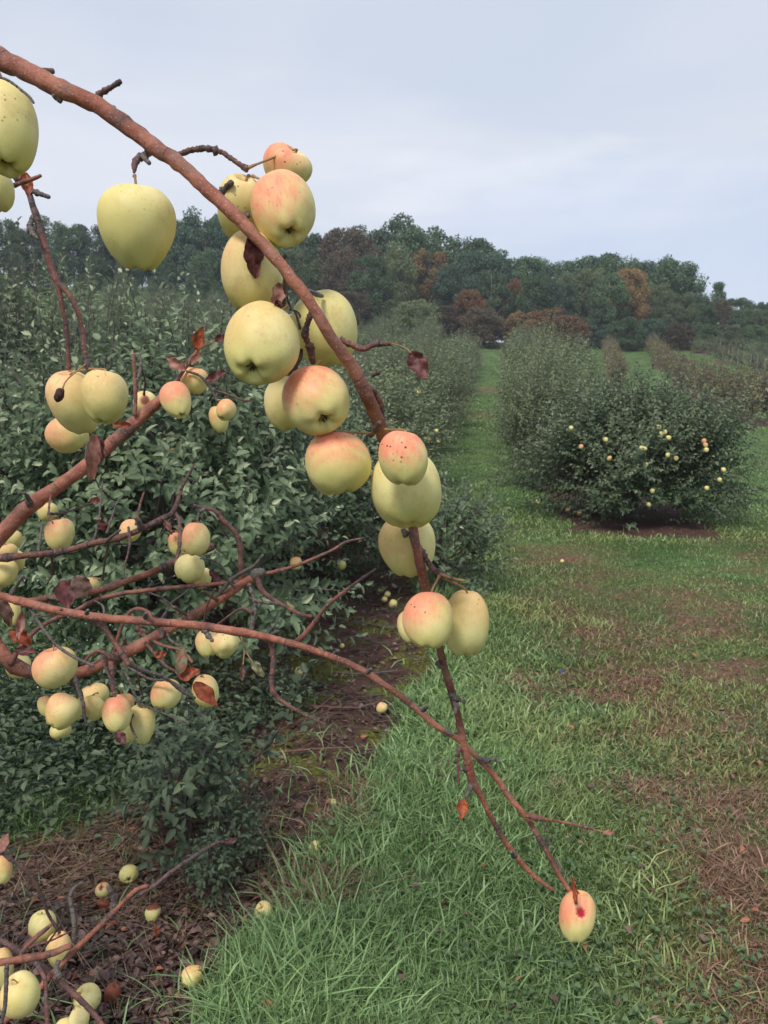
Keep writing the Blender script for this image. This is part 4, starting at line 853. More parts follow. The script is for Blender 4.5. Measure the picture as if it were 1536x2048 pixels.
# trunk (outside the frame, where the boughs come from)
V, q_, t_ = tube_arrays(catmull([(0, 0, -.1), (.01, 0, .25), (0, .03, .6), (.04, 0, 1.0), (.03, .02, 1.5), (.06, 0, 2.0)], 5), np.interp(np.linspace(0, 1, 26), [0, .1, .6, 1], [.12, .085, .06, .035]), 14, .04, 4)
link('trunk', fast_mesh('trunk', V, [q_, t_], M['trunk'], {'grey': np.full(len(V), .4)}, True), tree)
B1 = grow('branch', [(-40, 98, 25, .86), (0, 119, 25, .86), (60, 146, 24.5, .85), (120, 178, 23, .84), (190, 208, 21.5, .84), (260, 257, 20.5, .83), (320, 302, 19.5, .82), (362, 330, 18.5, .81), (420, 385, 17.5, .80), (470, 430, 16.5, .79), (520, 483, 16, .785), (570, 540, 15, .785), (620, 605, 14.5, .79), (665, 680, 15, .80), (705, 735, 16, .82),
      (738, 800, 16, .84), (762, 860, 16, .88), (790, 930, 14, .92), (815, 1010, 13, .93), (830, 1080, 12.5, .93), (845, 1150, 12, .94), (858, 1200, 11.5, .955), (878, 1290, 9.5, .97), (890, 1340, 9.5, .98), (905, 1390, 10.5, .99), (918, 1440, 9, 1.), (930, 1500, 10.5, 1.01), (945, 1562, 12, 1.02), (962, 1592, 8, 1.025), (985, 1640, 7, 1.03), (1015, 1690, 6.5, 1.04),
      (1045, 1728, 6, 1.05), (1075, 1758, 5, 1.055), (1108, 1781, 3.5, 1.06)], tree, BK, 'long thick arching branch crossing the picture to the lower right', .86, 1.06,
      pre=[(-1.45, 1.35, 1.7, .035), (-1.0, 1.1, 2.02, .022), (-.66, .93, 2.04, .017)], sides=16, sub=6, knob=.03, rings=.07)
def tw(pts, par=None, d=(.84, .84), mat=None, name='twig', **k): return grow(name, pts, par or B1, mat or TW, None, d[0], d[1], sides=8, rings=k.pop('rings', .012), **k)
tw([(62, 148, 6), (85, 141, 6), (107, 143, 6.5)], d=(.88, .9), grey=.6)
tw([(190, 208, 8), (198, 190, 9), (218, 177, 7), (230, 170, 6), (241, 163, 6.5)], d=(.86, .84), grey=.9, knob=.12)
tw([(112, 190, 11), (122, 203, 7)], name='bud', grey=.9, mat=TG)
tw([(300, 300, 10), (290, 312, 9), (277, 316, 8), (270, 328, 8), (268, 345, 4)], d=(.84, .80), grey=.7, knob=.12)
tw([(285, 312, 6), (298, 326, 5)], d=(.82, .8), grey=.9, name='bud', mat=TG)
tw([(355, 310, 8), (385, 300, 7.5), (412, 297, 8), (440, 303, 7), (460, 315, 7), (478, 328, 7), (494, 338, 6.5)], d=(.86, .86), grey=.5, knob=.1)
tw([(436, 394, 10), (444, 386, 9), (452, 376, 9), (464, 364, 7)], d=(.86, .84), grey=1., knob=.14, mat=TG)
tw([(532, 478, 8), (545, 486, 9)], d=(.86, .84), name='bud', grey=1., mat=TG)
tw([(488, 425, 5), (497, 432, 5)], d=(.86, .85), name='bud', grey=1., mat=TG)
tw([(572, 548, 8), (569, 575, 6), (567, 600, 6), (566, 615, 5)], d=(.82, .86), grey=.7, mat=TG)
tw([(573, 590, 3), (580, 612, 2.5), (592, 628, 2.5), (600, 658, 3.5)], d=(.86, .87), grey=.8, mat=TG)
tw([(578, 618, 2.5), (596, 625, 2.2), (604, 645, 2.2), (598, 662, 4)], d=(.86, .88), grey=.8, mat=TG)
tw([(618, 582, 5), (632, 588, 6), (645, 592, 4)], d=(.82, .86), name='bud', grey=1., mat=TG)
tw([(650, 655, 10), (655, 660, 8)], d=(.82, .85), name='bud', grey=1.)
tw([(624, 622, 9), (614, 650, 9), (610, 672, 8.5), (620, 695, 9), (626, 726, 8)], d=(.83, .86), grey=.4, knob=.12)
tw([(680, 678, 8), (700, 688, 8), (725, 698, 8.5), (745, 690, 7.5), (762, 687, 7), (781, 688, 5)], d=(.82, .82), grey=.3, knob=.1, tipgrey=.6)
tw([(778, 688, 1.8), (795, 690, 1.5), (812, 697, 1.5), (822, 706, 1.8)], d=(.82, .82), name='leaf_stalk', mat=M['stem'])
tw([(708, 735, 10), (728, 768, 9), (748, 782, 8), (760, 806, 8), (762, 830, 8.5), (766, 856, 9)], d=(.82, .88), grey=.25, knob=.11)
tw([(760, 845, 8), (750, 862, 6), (742, 872, 4)], d=(.82, .88), grey=.4, knob=.1)
tw([(806, 1060, 6), (812, 1068, 8), (808, 1072, 5)], d=(.94, .93), name='bud', grey=1., mat=TG)
tw([(838, 1092, 8), (852, 1118, 8), (866, 1138, 7), (880, 1146, 7.5), (896, 1154, 5), (905, 1158, 4)], d=(.94, .92), grey=.7, knob=.12)
tw([(880, 1148, 3.5), (905, 1157, 3), (930, 1162, 3.2)], d=(.92, .92), mat=M['stem'])
tw([(882, 1148, 3.5), (870, 1168, 3), (860, 1188, 3)], d=(.92, .95), name='fruit_stalk', mat=M['stem'])
tw([(900, 1388, 8), (912, 1396, 7), (930, 1404, 4)], d=(.98, .97), grey=.9, knob=.14, mat=TG)
tw([(908, 1395, 6), (912, 1410, 6), (910, 1428, 3)], d=(.98, .97), grey=.9, knob=.14, mat=TG)
tw([(876, 1325, 6), (880, 1334, 5)], d=(.97, .96), name='bud', grey=1.)
tw([(918, 1495, 5), (916, 1530, 3), (918, 1572, 2.2)], d=(1.0, 1.0), grey=.4)
tw([(943, 1562, 8), (940, 1580, 7), (932, 1592, 3), (926, 1606, 1.6)], d=(1.02, 1.01), grey=1., mat=TG)
for (a, b, c, d_) in [(745, 750, 757, 745), (726, 790, 738, 795), (640, 640, 655, 648), (700, 730, 690, 738), (215, 222, 228, 216), (505, 470, 515, 462), (560, 520, 572, 512), (776, 905, 788, 900), (935, 1540, 922, 1538), (1030, 1712, 1022, 1704), (840, 1160, 850, 1156)]:
    tw([(a, b, 7), (c, d_, 4)], d=(.87 + .1 * (b > 900) + .05 * (b > 1400), .85 + .1 * (b > 900) + .05 * (b > 1400)), name='bud', grey=1., mat=TG, knob=.15)

B2 = grow('branch', [(-40, 1180, 12), (0, 1192, 12), (50, 1205, 12), (120, 1222, 11.5), (200, 1235, 11), (300, 1243, 11), (400, 1252, 11.5), (480, 1264, 11.5), (540, 1276, 10), (600, 1292, 9.5), (660, 1312, 9), (720, 1338, 8.5), (780, 1377, 8.5), (830, 1415, 9), (870, 1450, 8.5),
      (915, 1478, 7.5), (950, 1511, 7), (985, 1547, 6.5), (1020, 1595, 6.5), (1055, 1637, 6), (1072, 1665, 6), (1095, 1705, 6), (1118, 1750, 5), (1142, 1786, 4.5)], tree, BK, 'long slender red branch running from the left edge to the apple at the lower right', 1.25, 1.07,
      pre=[(-1.48, 1.36, .95, .03), (-1.1, 1.3, 1.18, .018), (-.9, 1.27, 1.2, .013)], sides=12, sub=5, knob=.04, rings=.06)
T2 = lambda pts, d, **k: tw(pts, B2, d, **k)
T2([(1052, 1630, 6), (1075, 1636, 6), (1100, 1640, 3.2), (1130, 1645, 3), (1160, 1652, 3), (1190, 1659, 3.2)], (1.07, 1.07), tipgrey=.5)
T2([(1190, 1659, 1.3), (1200, 1662, 1.2), (1206, 1663, 1.2)], (1.07, 1.07), name='leaf_stalk', mat=M['stem'])
T2([(1082, 1640, 1.8), (1092, 1655, 1.5), (1098, 1664, 3)], (1.07, 1.07), grey=.8, mat=TG)
T2([(955, 1515, 5), (975, 1521, 4.5), (985, 1519, 4), (1000, 1524, 3)], (1.1, 1.09), grey=.9, knob=.12, mat=TG)
T2([(1112, 1720, 3), (1128, 1745, 2), (1142, 1765, 1.2)], (1.07, 1.06), grey=.6, mat=TG)
T2([(1095, 1680, 5), (1100, 1688, 3)], (1.07, 1.05), name='bud', grey=1.)
T2([(1142, 1786, 4), (1148, 1790, 4), (1152, 1806, 3.5)], (1.07, 1.03), name='fruit_stalk', grey=.6)
T2([(592, 1283, 6), (612, 1266, 6), (632, 1240, 5), (655, 1210, 4.5), (690, 1182, 4), (720, 1160, 3.5), (752, 1138, 2.8)], (1.18, 1.16), tipgrey=.5)
T2([(541, 1282, 6), (547, 1320, 6), (543, 1365, 6), (552, 1392, 6), (572, 1408, 4.5), (610, 1430, 3.5), (652, 1450, 2.8)], (1.19, 1.19), grey=.25, tipgrey=.4)
T2([(502, 1266, 7), (506, 1240, 6), (510, 1210, 4), (502, 1180, 4), (498, 1168, 3)], (1.2, 1.22), grey=.7, mat=TG, knob=.14)
T2([(505, 1225, 4), (480, 1218, 3), (435, 1250, 3)], (1.2, 1.25), grey=.4)
T2([(508, 1200, 4), (530, 1205, 4), (560, 1208, 3)], (1.2, 1.2), grey=.6, mat=TG)
T2([(400, 1252, 7), (412, 1265, 6), (425, 1282, 4)], (1.2, 1.17), grey=.7, mat=TG, knob=.12)
T2([(8, 1200, 4), (22, 1190, 4), (45, 1152, 3.5)], (1.25, 1.22), grey=.7, mat=TG)
T2([(178, 1234, 7), (190, 1245, 6.5), (205, 1252, 6), (222, 1275, 5.5), (240, 1300, 6), (258, 1330, 7)], (1.24, 1.2), grey=.1)
T2([(258, 1328, 6), (290, 1342, 4.5), (330, 1355, 3.5), (360, 1380, 3.5), (390, 1396, 3)], (1.22, 1.3), grey=.7, mat=TG)
T2([(60, 1218, 3.5), (90, 1262, 3.5), (115, 1292, 3.5), (150, 1315, 3.5), (188, 1332, 3.5)], (1.24, 1.2), grey=.7, mat=TG)
T2([(480, 1265, 2), (488, 1300, 1.5), (486, 1330, 1.3)], (1.22, 1.2), name='leaf_stalk', mat=M['stem'])
T2([(490, 1290, 1.5), (496, 1310, 1.3), (504, 1322, 1.3)], (1.22, 1.2), name='leaf_stalk', mat=M['stem'])
for (a, b, c, d_) in [(173, 1227, 176, 1220), (290, 1233, 292, 1226), (545, 1268, 556, 1262), (620, 1300, 612, 1306), (668, 1308, 676, 1302), (845, 1420, 856, 1412), (890, 1462, 905, 1470), (735, 1345, 742, 1338)]:
    T2([(a, b, 5), (c, d_, 3.5)], (1.2 - .12 * (a > 700), 1.18 - .12 * (a > 700)), name='bud', grey=1., mat=TG, knob=.15)

B3 = grow('branch', [(-40, 1240, 15), (-5, 1290, 15), (25, 1328, 16), (70, 1346, 15), (120, 1350, 15), (170, 1342, 14), (220, 1320, 13.5), (290, 1285, 13.5), (370, 1240, 13), (440, 1198, 12), (482, 1170, 12), (517, 1150, 13)], tree, BK, 'thick bent branch with a knobbly broken end below the middle', 1.42, 1.5,
      pre=[(-1.45, 1.38, .8, .035), (-1.1, 1.42, 1.05, .02), (-.9, 1.42, 1.15, .016)], sides=12, knob=.05)
T3 = lambda pts, d, **k: tw(pts, B3, d, **k)
T3([(510, 1150, 12), (520, 1148, 12), (524, 1140, 6)], (1.5, 1.48), name='knob', grey=1., mat=TG, knob=.2)
T3([(520, 1150, 4.5), (555, 1142, 4.5), (590, 1132, 4), (625, 1118, 3.5), (665, 1100, 3), (692, 1084, 3), (728, 1076, 2)], (1.5, 1.55), tipgrey=.6)
T3([(515, 1155, 6), (522, 1178, 6), (540, 1195, 5), (565, 1210, 4.5), (600, 1228, 4), (622, 1233, 4)], (1.49, 1.3), grey=.15)
T3([(484, 1165, 8), (482, 1125, 8), (480, 1090, 6), (470, 1065, 5.5), (448, 1042, 5), (430, 1022, 5), (412, 1017, 4.5), (388, 1011, 3.5)], (1.5, 1.45), tipgrey=.7)
T3([(412, 1017, 4), (402, 1022, 4), (396, 1032, 3.5), (394, 1046, 2.5)], (1.45, 1.44), grey=.8, mat=TG)
T3([(425, 1030, 3), (440, 1050, 2.5), (458, 1078, 2)], (1.45, 1.5), grey=.6, mat=TG)
T3([(430, 1200, 5), (445, 1180, 5), (465, 1158, 4.5), (490, 1142, 4), (510, 1130, 4), (526, 1110, 3)], (1.49, 1.44), grey=.6, mat=TG)
T3([(435, 1200, 4), (420, 1192, 3.5), (404, 1182, 3)], (1.48, 1.44), grey=.5)
T3([(20, 1330, 6), (40, 1296, 5.5), (70, 1262, 5), (105, 1240, 5), (150, 1222, 5), (190, 1201, 5), (240, 1188, 5), (300, 1180, 5), (350, 1175, 5), (410, 1170, 4.5), (470, 1164, 4), (495, 1158, 4)], (1.42, 1.5))
T3([(222, 1318, 6), (223, 1350, 6), (225, 1375, 5), (230, 1394, 3.5)], (1.45, 1.38), grey=.4, knob=.12)
T3([(225, 1330, 5), (232, 1290, 4.5), (245, 1250, 4), (262, 1222, 4), (282, 1218, 4), (300, 1228, 4), (305, 1250, 4)], (1.46, 1.42), grey=.1)
T3([(240, 1325, 3), (258, 1360, 3), (272, 1395, 3), (280, 1412, 3)], (1.46, 1.42), grey=.5, mat=TG)
T3([(282, 1408, 2.5), (310, 1420, 2.5), (340, 1432, 2.2), (372, 1450, 2)], (1.42, 1.38), grey=.8, mat=TG)
T3([(281, 1414, 2.5), (265, 1432, 2.2), (262, 1450, 2.5), (272, 1475, 3)], (1.42, 1.36), grey=.8, mat=TG)
T3([(150, 1352, 5), (155, 1375, 4.5), (165, 1402, 4), (168, 1425, 3.5), (172, 1446, 3)], (1.43, 1.36), grey=.6, mat=TG)
T3([(165, 1330, 4), (180, 1310, 4), (200, 1302, 4), (222, 1318, 3)], (1.43, 1.44))
T3([(290, 1285, 4), (330, 1330, 3.5), (350, 1342, 3), (368, 1360, 3)], (1.44, 1.4), grey=.5)
T3([(300, 1280, 4), (330, 1292, 3.5), (365, 1302, 3), (385, 1325, 3)], (1.45, 1.42), grey=.1)
T3([(250, 1330, 3), (300, 1358, 3), (340, 1362, 3), (385, 1390, 2.5)], (1.4, 1.36), grey=.6, mat=TG)
T3([(325, 1262, 6), (323, 1275, 5)], (1.47, 1.43), grey=.6, name='bud')
T3([(330, 1262, 4), (340, 1280, 3.5), (360, 1292, 2.5)], (1.47, 1.44), grey=.8, mat=TG)
T3([(370, 1228, 4), (350, 1215, 4), (348, 1214, 3)], (1.47, 1.42), grey=.8, mat=TG)

B4 = grow('branch', [(-40, 1112, 20), (0, 1070, 20), (60, 1012, 19), (120, 970, 17), (180, 925, 16), (240, 872, 16), (290, 826, 15), (325, 796, 13), (345, 772, 6), (365, 745, 4), (385, 715, 4), (410, 680, 3)], tree, BK, 'thick straight branch slanting up from the left edge to a small orange apple', 1.55, 1.68,
      pre=[(-1.46, 1.4, 1.0, .04), (-1.15, 1.5, 1.12, .028), (-.95, 1.52, 1.2, .023)], sides=14, knob=.025, rings=.1)
T4 = lambda pts, d, **k: tw(pts, B4, d, **k)
T4([(270, 832, 4.5), (271, 800, 4), (270, 760, 4), (268, 730, 4), (267, 707, 4)], (1.62, 1.62))
T4([(271, 766, 3.5), (280, 745, 3.5), (282, 722, 3), (278, 706, 2.5)], (1.62, 1.64), grey=.7, mat=TG)
T4([(282, 735, 2.5), (290, 760, 2), (288, 790, 3)], (1.63, 1.7), grey=.7, mat=TG)
T4([(372, 742, 2.5), (400, 752, 3), (420, 775, 3), (435, 804, 2.5)], (1.66, 1.68), grey=.6, mat=TG)
T4([(425, 780, 2.5), (460, 790, 2.2), (485, 800, 2), (500, 801, 3)], (1.68, 1.7), grey=.5)
T4([(375, 732, 2.5), (372, 722, 2), (372, 712, 1.5)], (1.66, 1.66), grey=.5)
T4([(395, 700, 2), (415, 690, 1.6), (430, 680, 1.6)], (1.67, 1.67), name='leaf_stalk', mat=M['stem'])
T4([(60, 1012, 6), (56, 995, 5), (48, 985, 3)], (1.57, 1.52), grey=.9, knob=.15, mat=TG)
T4([(95, 1028, 3.5), (125, 1026, 3), (160, 1015, 2.2), (190, 1004, 1.8)], (1.62, 1.65), grey=.6, mat=TG)

B5 = grow('branch', [(-40, 1117, 8), (0, 1116, 8), (60, 1110, 8), (120, 1104, 8), (180, 1088, 8), (240, 1075, 8), (290, 1055, 8), (325, 1038, 8), (345, 1026, 6), (356, 1000, 5), (366, 970, 4), (380, 945, 3.5), (388, 928, 2)], tree, BK, 'thin red branch carrying the bell shaped apple, ending in a grey upright tip', 1.5, 1.58,
      pre=[(-1.44, 1.42, .9, .03), (-1.1, 1.45, 1.12, .015), (-.9, 1.45, 1.18, .011)], sides=10, tipgrey=.9)
T5 = lambda pts, d, **k: tw(pts, B5, d, **k)
T5([(348, 1022, 4), (358, 1040, 4), (360, 1070, 5), (358, 1098, 4), (350, 1130, 3)], (1.57, 1.5), grey=.5)
T5([(278, 1060, 7), (280, 1045, 6), (270, 1035, 3)], (1.55, 1.53), grey=.8, knob=.12, mat=TG)
T5([(272, 1050, 3.5), (280, 1010, 3), (288, 985, 2.5)], (1.55, 1.57), grey=.3)
T5([(210, 1085, 4), (225, 1072, 3.5), (240, 1060, 3)], (1.53, 1.5), grey=.8, mat=TG)
T5([(76, 1108, 3.5), (80, 1080, 3), (84, 1050, 3)], (1.52, 1.55), grey=.6, mat=TG)
T5([(185, 1088, 3), (196, 1050, 2.5), (202, 1000, 2.2), (205, 962, 1.8)], (1.54, 1.6), grey=.6, mat=TG)
T5([(205, 1160, 2.5), (212, 1110, 2.5), (220, 1080, 2.5)], (1.6, 1.54), grey=.4, mat=TG)

B6 = grow('branch', [(40, 1208, 9), (90, 1198, 9), (130, 1192, 9), (200, 1180, 9.5), (260, 1160, 9), (310, 1142, 9), (345, 1126, 8.5), (390, 1108, 8), (425, 1093, 8)], tree, BK, 'red branch behind the brown leaf pair, rising to the right', 1.55, 1.68,
      pre=[(-1.44, 1.4, .85, .03), (-1.1, 1.5, 1.05, .016), (-.88, 1.52, 1.12, .012)], sides=10)
tw([(95, 1195, 3.5), (140, 1200, 3.5), (180, 1180, 2.5), (115, 1165, 2)], B6, (1.56, 1.5), grey=.8, mat=TG)
B7 = grow('branch', [(26, 348, 7), (40, 356, 8), (54, 372, 6.5), (62, 400, 7), (75, 440, 8), (88, 490, 8.5), (102, 535, 10), (115, 567, 9.5), (122, 600, 5), (133, 660, 4.5), (136, 700, 4.5), (138, 738, 5)], tree, TW, 'thin hanging branch at the upper left with a fork above two apples', 1.12, 1.12,
      pre=[(-1.44, 1.36, 1.65, .03), (-1.05, 1.3, 2.1, .012), (-.72, 1.16, 2.08, .008), (-.6, 1.12, 2.06, .006)], grey=.15, sides=10, rings=.02)
T7 = lambda pts, d, **k: tw(pts, B7, d, **k)
T7([(116, 566, 7), (138, 590, 5.5), (155, 622, 5), (165, 665, 5), (168, 695, 6), (174, 722, 7.5), (177, 738, 6)], (1.12, 1.1), grey=.1, tipgrey=.8)
T7([(0, 377, 5), (30, 370, 5), (60, 360, 5), (82, 351, 4)], (1.0, 1.0), grey=.0)
T7([(54, 378, 6), (75, 386, 5), (98, 394, 5)], (1.12, 1.1), grey=.9, mat=TG, knob=.12)
T7([(68, 430, 5), (60, 452, 6), (66, 468, 6), (76, 478, 3)], (1.12, 1.1), grey=.95, mat=TG, knob=.15)
T7([(178, 735, 3), (186, 745, 2.2), (196, 760, 1.5)], (1.1, 1.14), grey=.6, mat=TG)
T7([(172, 728, 2.2), (150, 745, 1.8), (132, 762, 1.8), (126, 775, 2)], (1.1, 1.04), name='fruit_stalk', mat=M['stem'])
tw([(-20, 150, 3), (15, 160, 3), (45, 182, 3), (60, 195, 3.5), (67, 206, 3)], B1, (.74, .73), grey=1., mat=TG)
# low branches at the bottom left
B8 = grow('branch', [(-40, 2065, 8), (0, 2047, 8), (50, 2010, 7.5), (100, 1952, 7), (160, 1890, 6.5), (210, 1842, 6), (250, 1800, 5), (275, 1778, 5), (295, 1772, 5)], tree, BK, 'low slanting red branch over the fallen apples, bottom left', 1.72, 1.95,
      pre=[(-1.48, 1.35, .35, .03), (-1.2, 1.5, .42, .014), (-1.0, 1.55, .36, .010)], sides=10)
tw([(275, 1790, 6), (310, 1770, 5), (345, 1742, 4.5), (390, 1712, 4.5), (425, 1690, 4), (440, 1684, 3), (462, 1684, 2)], B8, (1.94, 2.05), grey=.55, tipgrey=.4)
tw([(222, 1835, 6), (228, 1805, 5.5), (220, 1780, 5), (214, 1772, 3)], B8, (1.92, 1.9), grey=.9, mat=TG, knob=.12)
B9 = grow('branch', [(-40, 1928, 9), (0, 1924, 9.5), (50, 1917, 9.5), (100, 1908, 9), (140, 1892, 8.5)], tree, BK, 'short thick red branch end crossing an apple at bottom left', 1.76, 1.82, pre=[(-1.48, 1.35, .4, .03), (-1.2, 1.6, .48, .014), (-1.0, 1.62, .47, .012)], sides=10)
tw([(40, 1915, 5), (55, 1890, 5.5), (80, 1868, 5), (104, 1848, 3)], B9, (1.8, 1.82), grey=.1)
B10 = grow('branch', [(-40, 1860, 7), (0, 1880, 7), (60, 1918, 7), (110, 1955, 7), (150, 1990, 8), (185, 2025, 7), (220, 2070, 7)], tree, TW, 'dark low branch passing behind the red ones at bottom left', 1.95, 1.75, pre=[(-1.48, 1.35, .45, .03), (-1.25, 1.7, .5, .012)], grey=.5, sides=10)
tw([(-20, 1690, 4), (20, 1718, 3.5), (60, 1750, 3.5), (82, 1790, 3.5), (98, 1832, 3.5), (120, 1866, 3.5)], B10, (1.8, 1.9), grey=.6)
tw([(148, 1885, 5), (148, 1840, 5), (140, 1795, 5), (150, 1775, 4), (165, 1765, 3)], B10, (1.9, 1.95), grey=.7, mat=TG)
tw([(75, 1930, 4.5), (90, 1960, 4.5), (92, 2000, 4.5), (95, 2060, 4.5)], B10, (1.78, 1.72), grey=.1)
tw([(14, 1930, 5), (12, 1975, 5), (10, 2010, 4.5), (2, 2050, 4)], B10, (1.5, 1.5), grey=.7, mat=TG)
tw([(118, 1920, 5), (112, 1940, 6), (120, 1955, 6)], B10, (1.8, 1.78), grey=.9, mat=TG, name='bud')
rf = np.random.RandomState(8)
for (par, a0, b0, d0_, nn_) in ((B3, (90, 1348), (480, 1172), 1.45, 6), (B5, (40, 1110), (330, 1036), 1.54, 3), (B2, (60, 1210), (560, 1280), 1.22, 4), (B4, (80, 1000), (260, 850), 1.6, 3), (B10, (20, 1890), (150, 1990), 1.88, 4)):
    for q in range(nn_):
        t = (q + rf.uniform(.1, .9)) / nn_; x_ = a0[0] + (b0[0] - a0[0]) * t; y_ = a0[1] + (b0[1] - a0[1]) * t; a_ = rf.uniform(-2.6, -.5) if rf.uniform() < .55 else rf.uniform(.4, 2.6); l_ = rf.uniform(40, 130)
        pts_ = [(x_, y_, 3.0)]
        for k_ in range(4): a_ += rf.normal(0, .3); pts_.append((pts_[-1][0] + math.cos(a_) * l_ / 4, pts_[-1][1] + math.sin(a_) * l_ / 4, 2.6 - .35 * k_))
        tw(pts_, par, (d0_, d0_ + rf.uniform(-.1, .15)), grey=rf.uniform(.1, .8), mat=TG if q % 2 else TW, seed=q)
# withered fruit on its stalk
c = P(118, 790, 1.03); mm = apple_mesh(999, 10 / F_PX * 1.03, 15 / F_PX * 1.03, .1, .09, segs=(20, 14)); mm.materials[0] = M['mummy']; mm.materials.clear(); mm.materials.append(M['mummy'])
o = link('withered_fruit', mm, B7, c - TL); o.rotation_euler = (0, math.radians(15), 0)

def dry(pts_c, L, W, dirv, mat, parent, label=None, curl=.5, twist=.3, seed=0, nrm=None, up=(0, 0, 1), cam_frame=True, name='leaf', world=None):
    """pts_c (px,py,depth) of the leaf base; dirv (dx,dy,dz) in picture right/up/toward; L, W in metres"""
    r = np.random.RandomState(seed); b = P(*pts_c) if world is None else np.array(world); vd = norm(b - CAM); rt = norm(np.cross(vd, [0, 0, 1])); u_ = np.cross(rt, vd)
    D = norm(rt * dirv[0] + u_ * dirv[1] - vd * dirv[2]); N0 = -vd if nrm is None else norm(rt * nrm[0] + u_ * nrm[1] - vd * nrm[2]); S = norm(np.cross(D, N0)); N0 = np.cross(S, D)
    nu, nv = 14, 9; V = []; rib = []; p = b.copy(); d = D.copy(); n_ = N0.copy(); s = S.copy(); st = L / (nu - 1)
    for i in range(nu):
        t = i / (nu - 1); w = W * .5 * (math.sin(math.pi * min(t * .96 + .035, 1)) ** .75) * (1.08 - .35 * t) * (1 + .07 * r.normal()) + .0004
        for j in range(nv):
            v = j / (nv - 1) * 2 - 1; a = v * curl * 1.5
            off = s * (math.sin(a) / (curl * 1.5) * w if curl > .02 else v * w) + n_ * (w * (1 - math.cos(a)) / max(curl * 1.5, .1) * 1.0)
            V.append(p + off + n_ * r.normal() * .0009 + n_ * .003 * math.sin(t * 14 + v * 3 + seed) * abs(v)); rib.append(abs(v))
        p = p + d * st; k = curl * .9 / nu * (1 if seed % 2 else -1); d = norm(d + n_ * k); n_ = norm(n_ - d * np.dot(n_, d)); s = norm(s + n_ * twist / nu); s = norm(s - d * np.dot(s, d)); n_ = np.cross(s, d)
    i = (np.arange(nu - 1)[:, None] * nv + np.arange(nv - 1)[None]).ravel()
    off = TL if world is None else np.zeros(3)
    me = fast_mesh(name, np.array(V) - off, [np.stack([i, i + 1, i + nv + 1, i + nv], 1)], mat, {'rib': np.array(rib)}, True)
    o = link(name, me, parent)
    if label: o['label'] = label
    return o
px2 = lambda n, d: n / F_PX * d
dry((822, 704, .82), px2(64, .82), px2(46, .82), (.55, -1, .1), M['leaf_maroon'], B1, 'dark maroon leaf dangling alone against the orchard', .45, .5, 3)
dry((502, 472, .79), px2(82, .79), px2(40, .79), (.08, -1, .1), M['leaf_maroon'], B1, 'dark curled leaf over the tall yellow apple', .35, .3, 4)
dry((560, 566, .80), px2(60, .8), px2(32, .8), (-.3, -1, .1), M['leaf_pink'], B1, None, .6, .8, 5)
dry((556, 600, .79), px2(30, .79), px2(22, .79), (-.1, -1, .1), M['leaf_maroon'], B1, None, .8, .8, 6)
dry((927, 1598, 1.01), px2(40, 1.01), px2(28, 1.01), (-.15, -1, 0), M['leaf_rust'], B1, 'rust red leaf hanging below the bough end', .7, .4, 7)
dry((1204, 1663, 1.07), px2(24, 1.07), px2(13, 1.07), (1, 0, .1), M['leaf_pink'], B2, None, .7, .3, 8)
dry((1152, 1806, 1.0), px2(48, 1.0), px2(16, 1.0), (-.1, 1, -.1), M['leaf_rust'], B2, None, .9, .8, 9)
dry((575, 748, .87), px2(60, .87), px2(26, .87), (.5, .8, 0), M['mummy'], B1, 'black withered leaf between the large apples', .6, .4, 10)
dry((50, 345, 1.08), px2(50, 1.08), px2(30, 1.08), (.05, -1, .2), M['leaf_rust'], B7, None, .7, .3, 11)
dry((190, 870, 1.35), px2(98, 1.35), px2(34, 1.35), (-.14, -1, 0), M['leaf_pink'], B4, 'long pinkish leaf hanging over the thick slanting branch', .5, .4, 12)
dry((196, 872, 1.36), px2(52, 1.36), px2(22, 1.36), (.08, -1, 0), M['leaf_maroon'], B4, None, .6, .6, 13)
dry((262, 850, 1.55), px2(44, 1.55), px2(20, 1.55), (-1, .12, .1), M['leaf_rust'], B4, None, .8, .5, 14)
dry((392, 700, 1.66), px2(50, 1.66), px2(30, 1.66), (.35, 1, 0), M['leaf_rust'], B4, None, .6, .5, 15)
dry((372, 740, 1.65), px2(46, 1.65), px2(28, 1.65), (-.9, .6, 0), M['leaf_pink'], B4, None, .7, .5, 16)
dry((380, 728, 1.63), px2(34, 1.63), px2(18, 1.63), (.8, .7, 0), M['leaf_pink'], B4, None, .6, .5, 17)
dry((412, 762, 1.68), px2(46, 1.68), px2(22, 1.68), (1, .5, 0), M['leaf_maroon'], B4, None, .5, .3, 18)
dry((428, 680, 1.67), px2(34, 1.67), px2(18, 1.67), (1, .25, 0), M['leaf_maroon'], B4, None, .5, .3, 19)
dry((150, 1152, 1.42), px2(52, 1.42), px2(44, 1.42), (.45, -1, .1), M['leaf_brown'], B6, 'broad greyish brown leaf over the red branch, right one of the pair', .35, .3, 20)
dry((126, 1160, 1.45), px2(60, 1.45), px2(44, 1.45), (.1, -1, .1), M['leaf_maroon'], B6, 'dark brown leaf over the red branch, left one of the pair', .35, .3, 21)
dry((2, 1200, 1.2), px2(58, 1.2), px2(30, 1.2), (.25, -1, .1), M['leaf_brown'], B2, None, .7, .4, 22)
dry((46, 1222, 1.28), px2(64, 1.28), px2(20, 1.28), (-.3, -1, .1), M['leaf_pink'], B2, None, .7, .4, 23)
dry((20, 1262, 1.3), px2(50, 1.3), px2(34, 1.3), (.8, -.7, .1), M['leaf_rust'], B2, None, .6, .6, 24)
dry((30, 1300, 1.3), px2(42, 1.3), px2(26, 1.3), (.9, -.3, .1), M['leaf_maroon'], B2, None, .7, .6, 25)
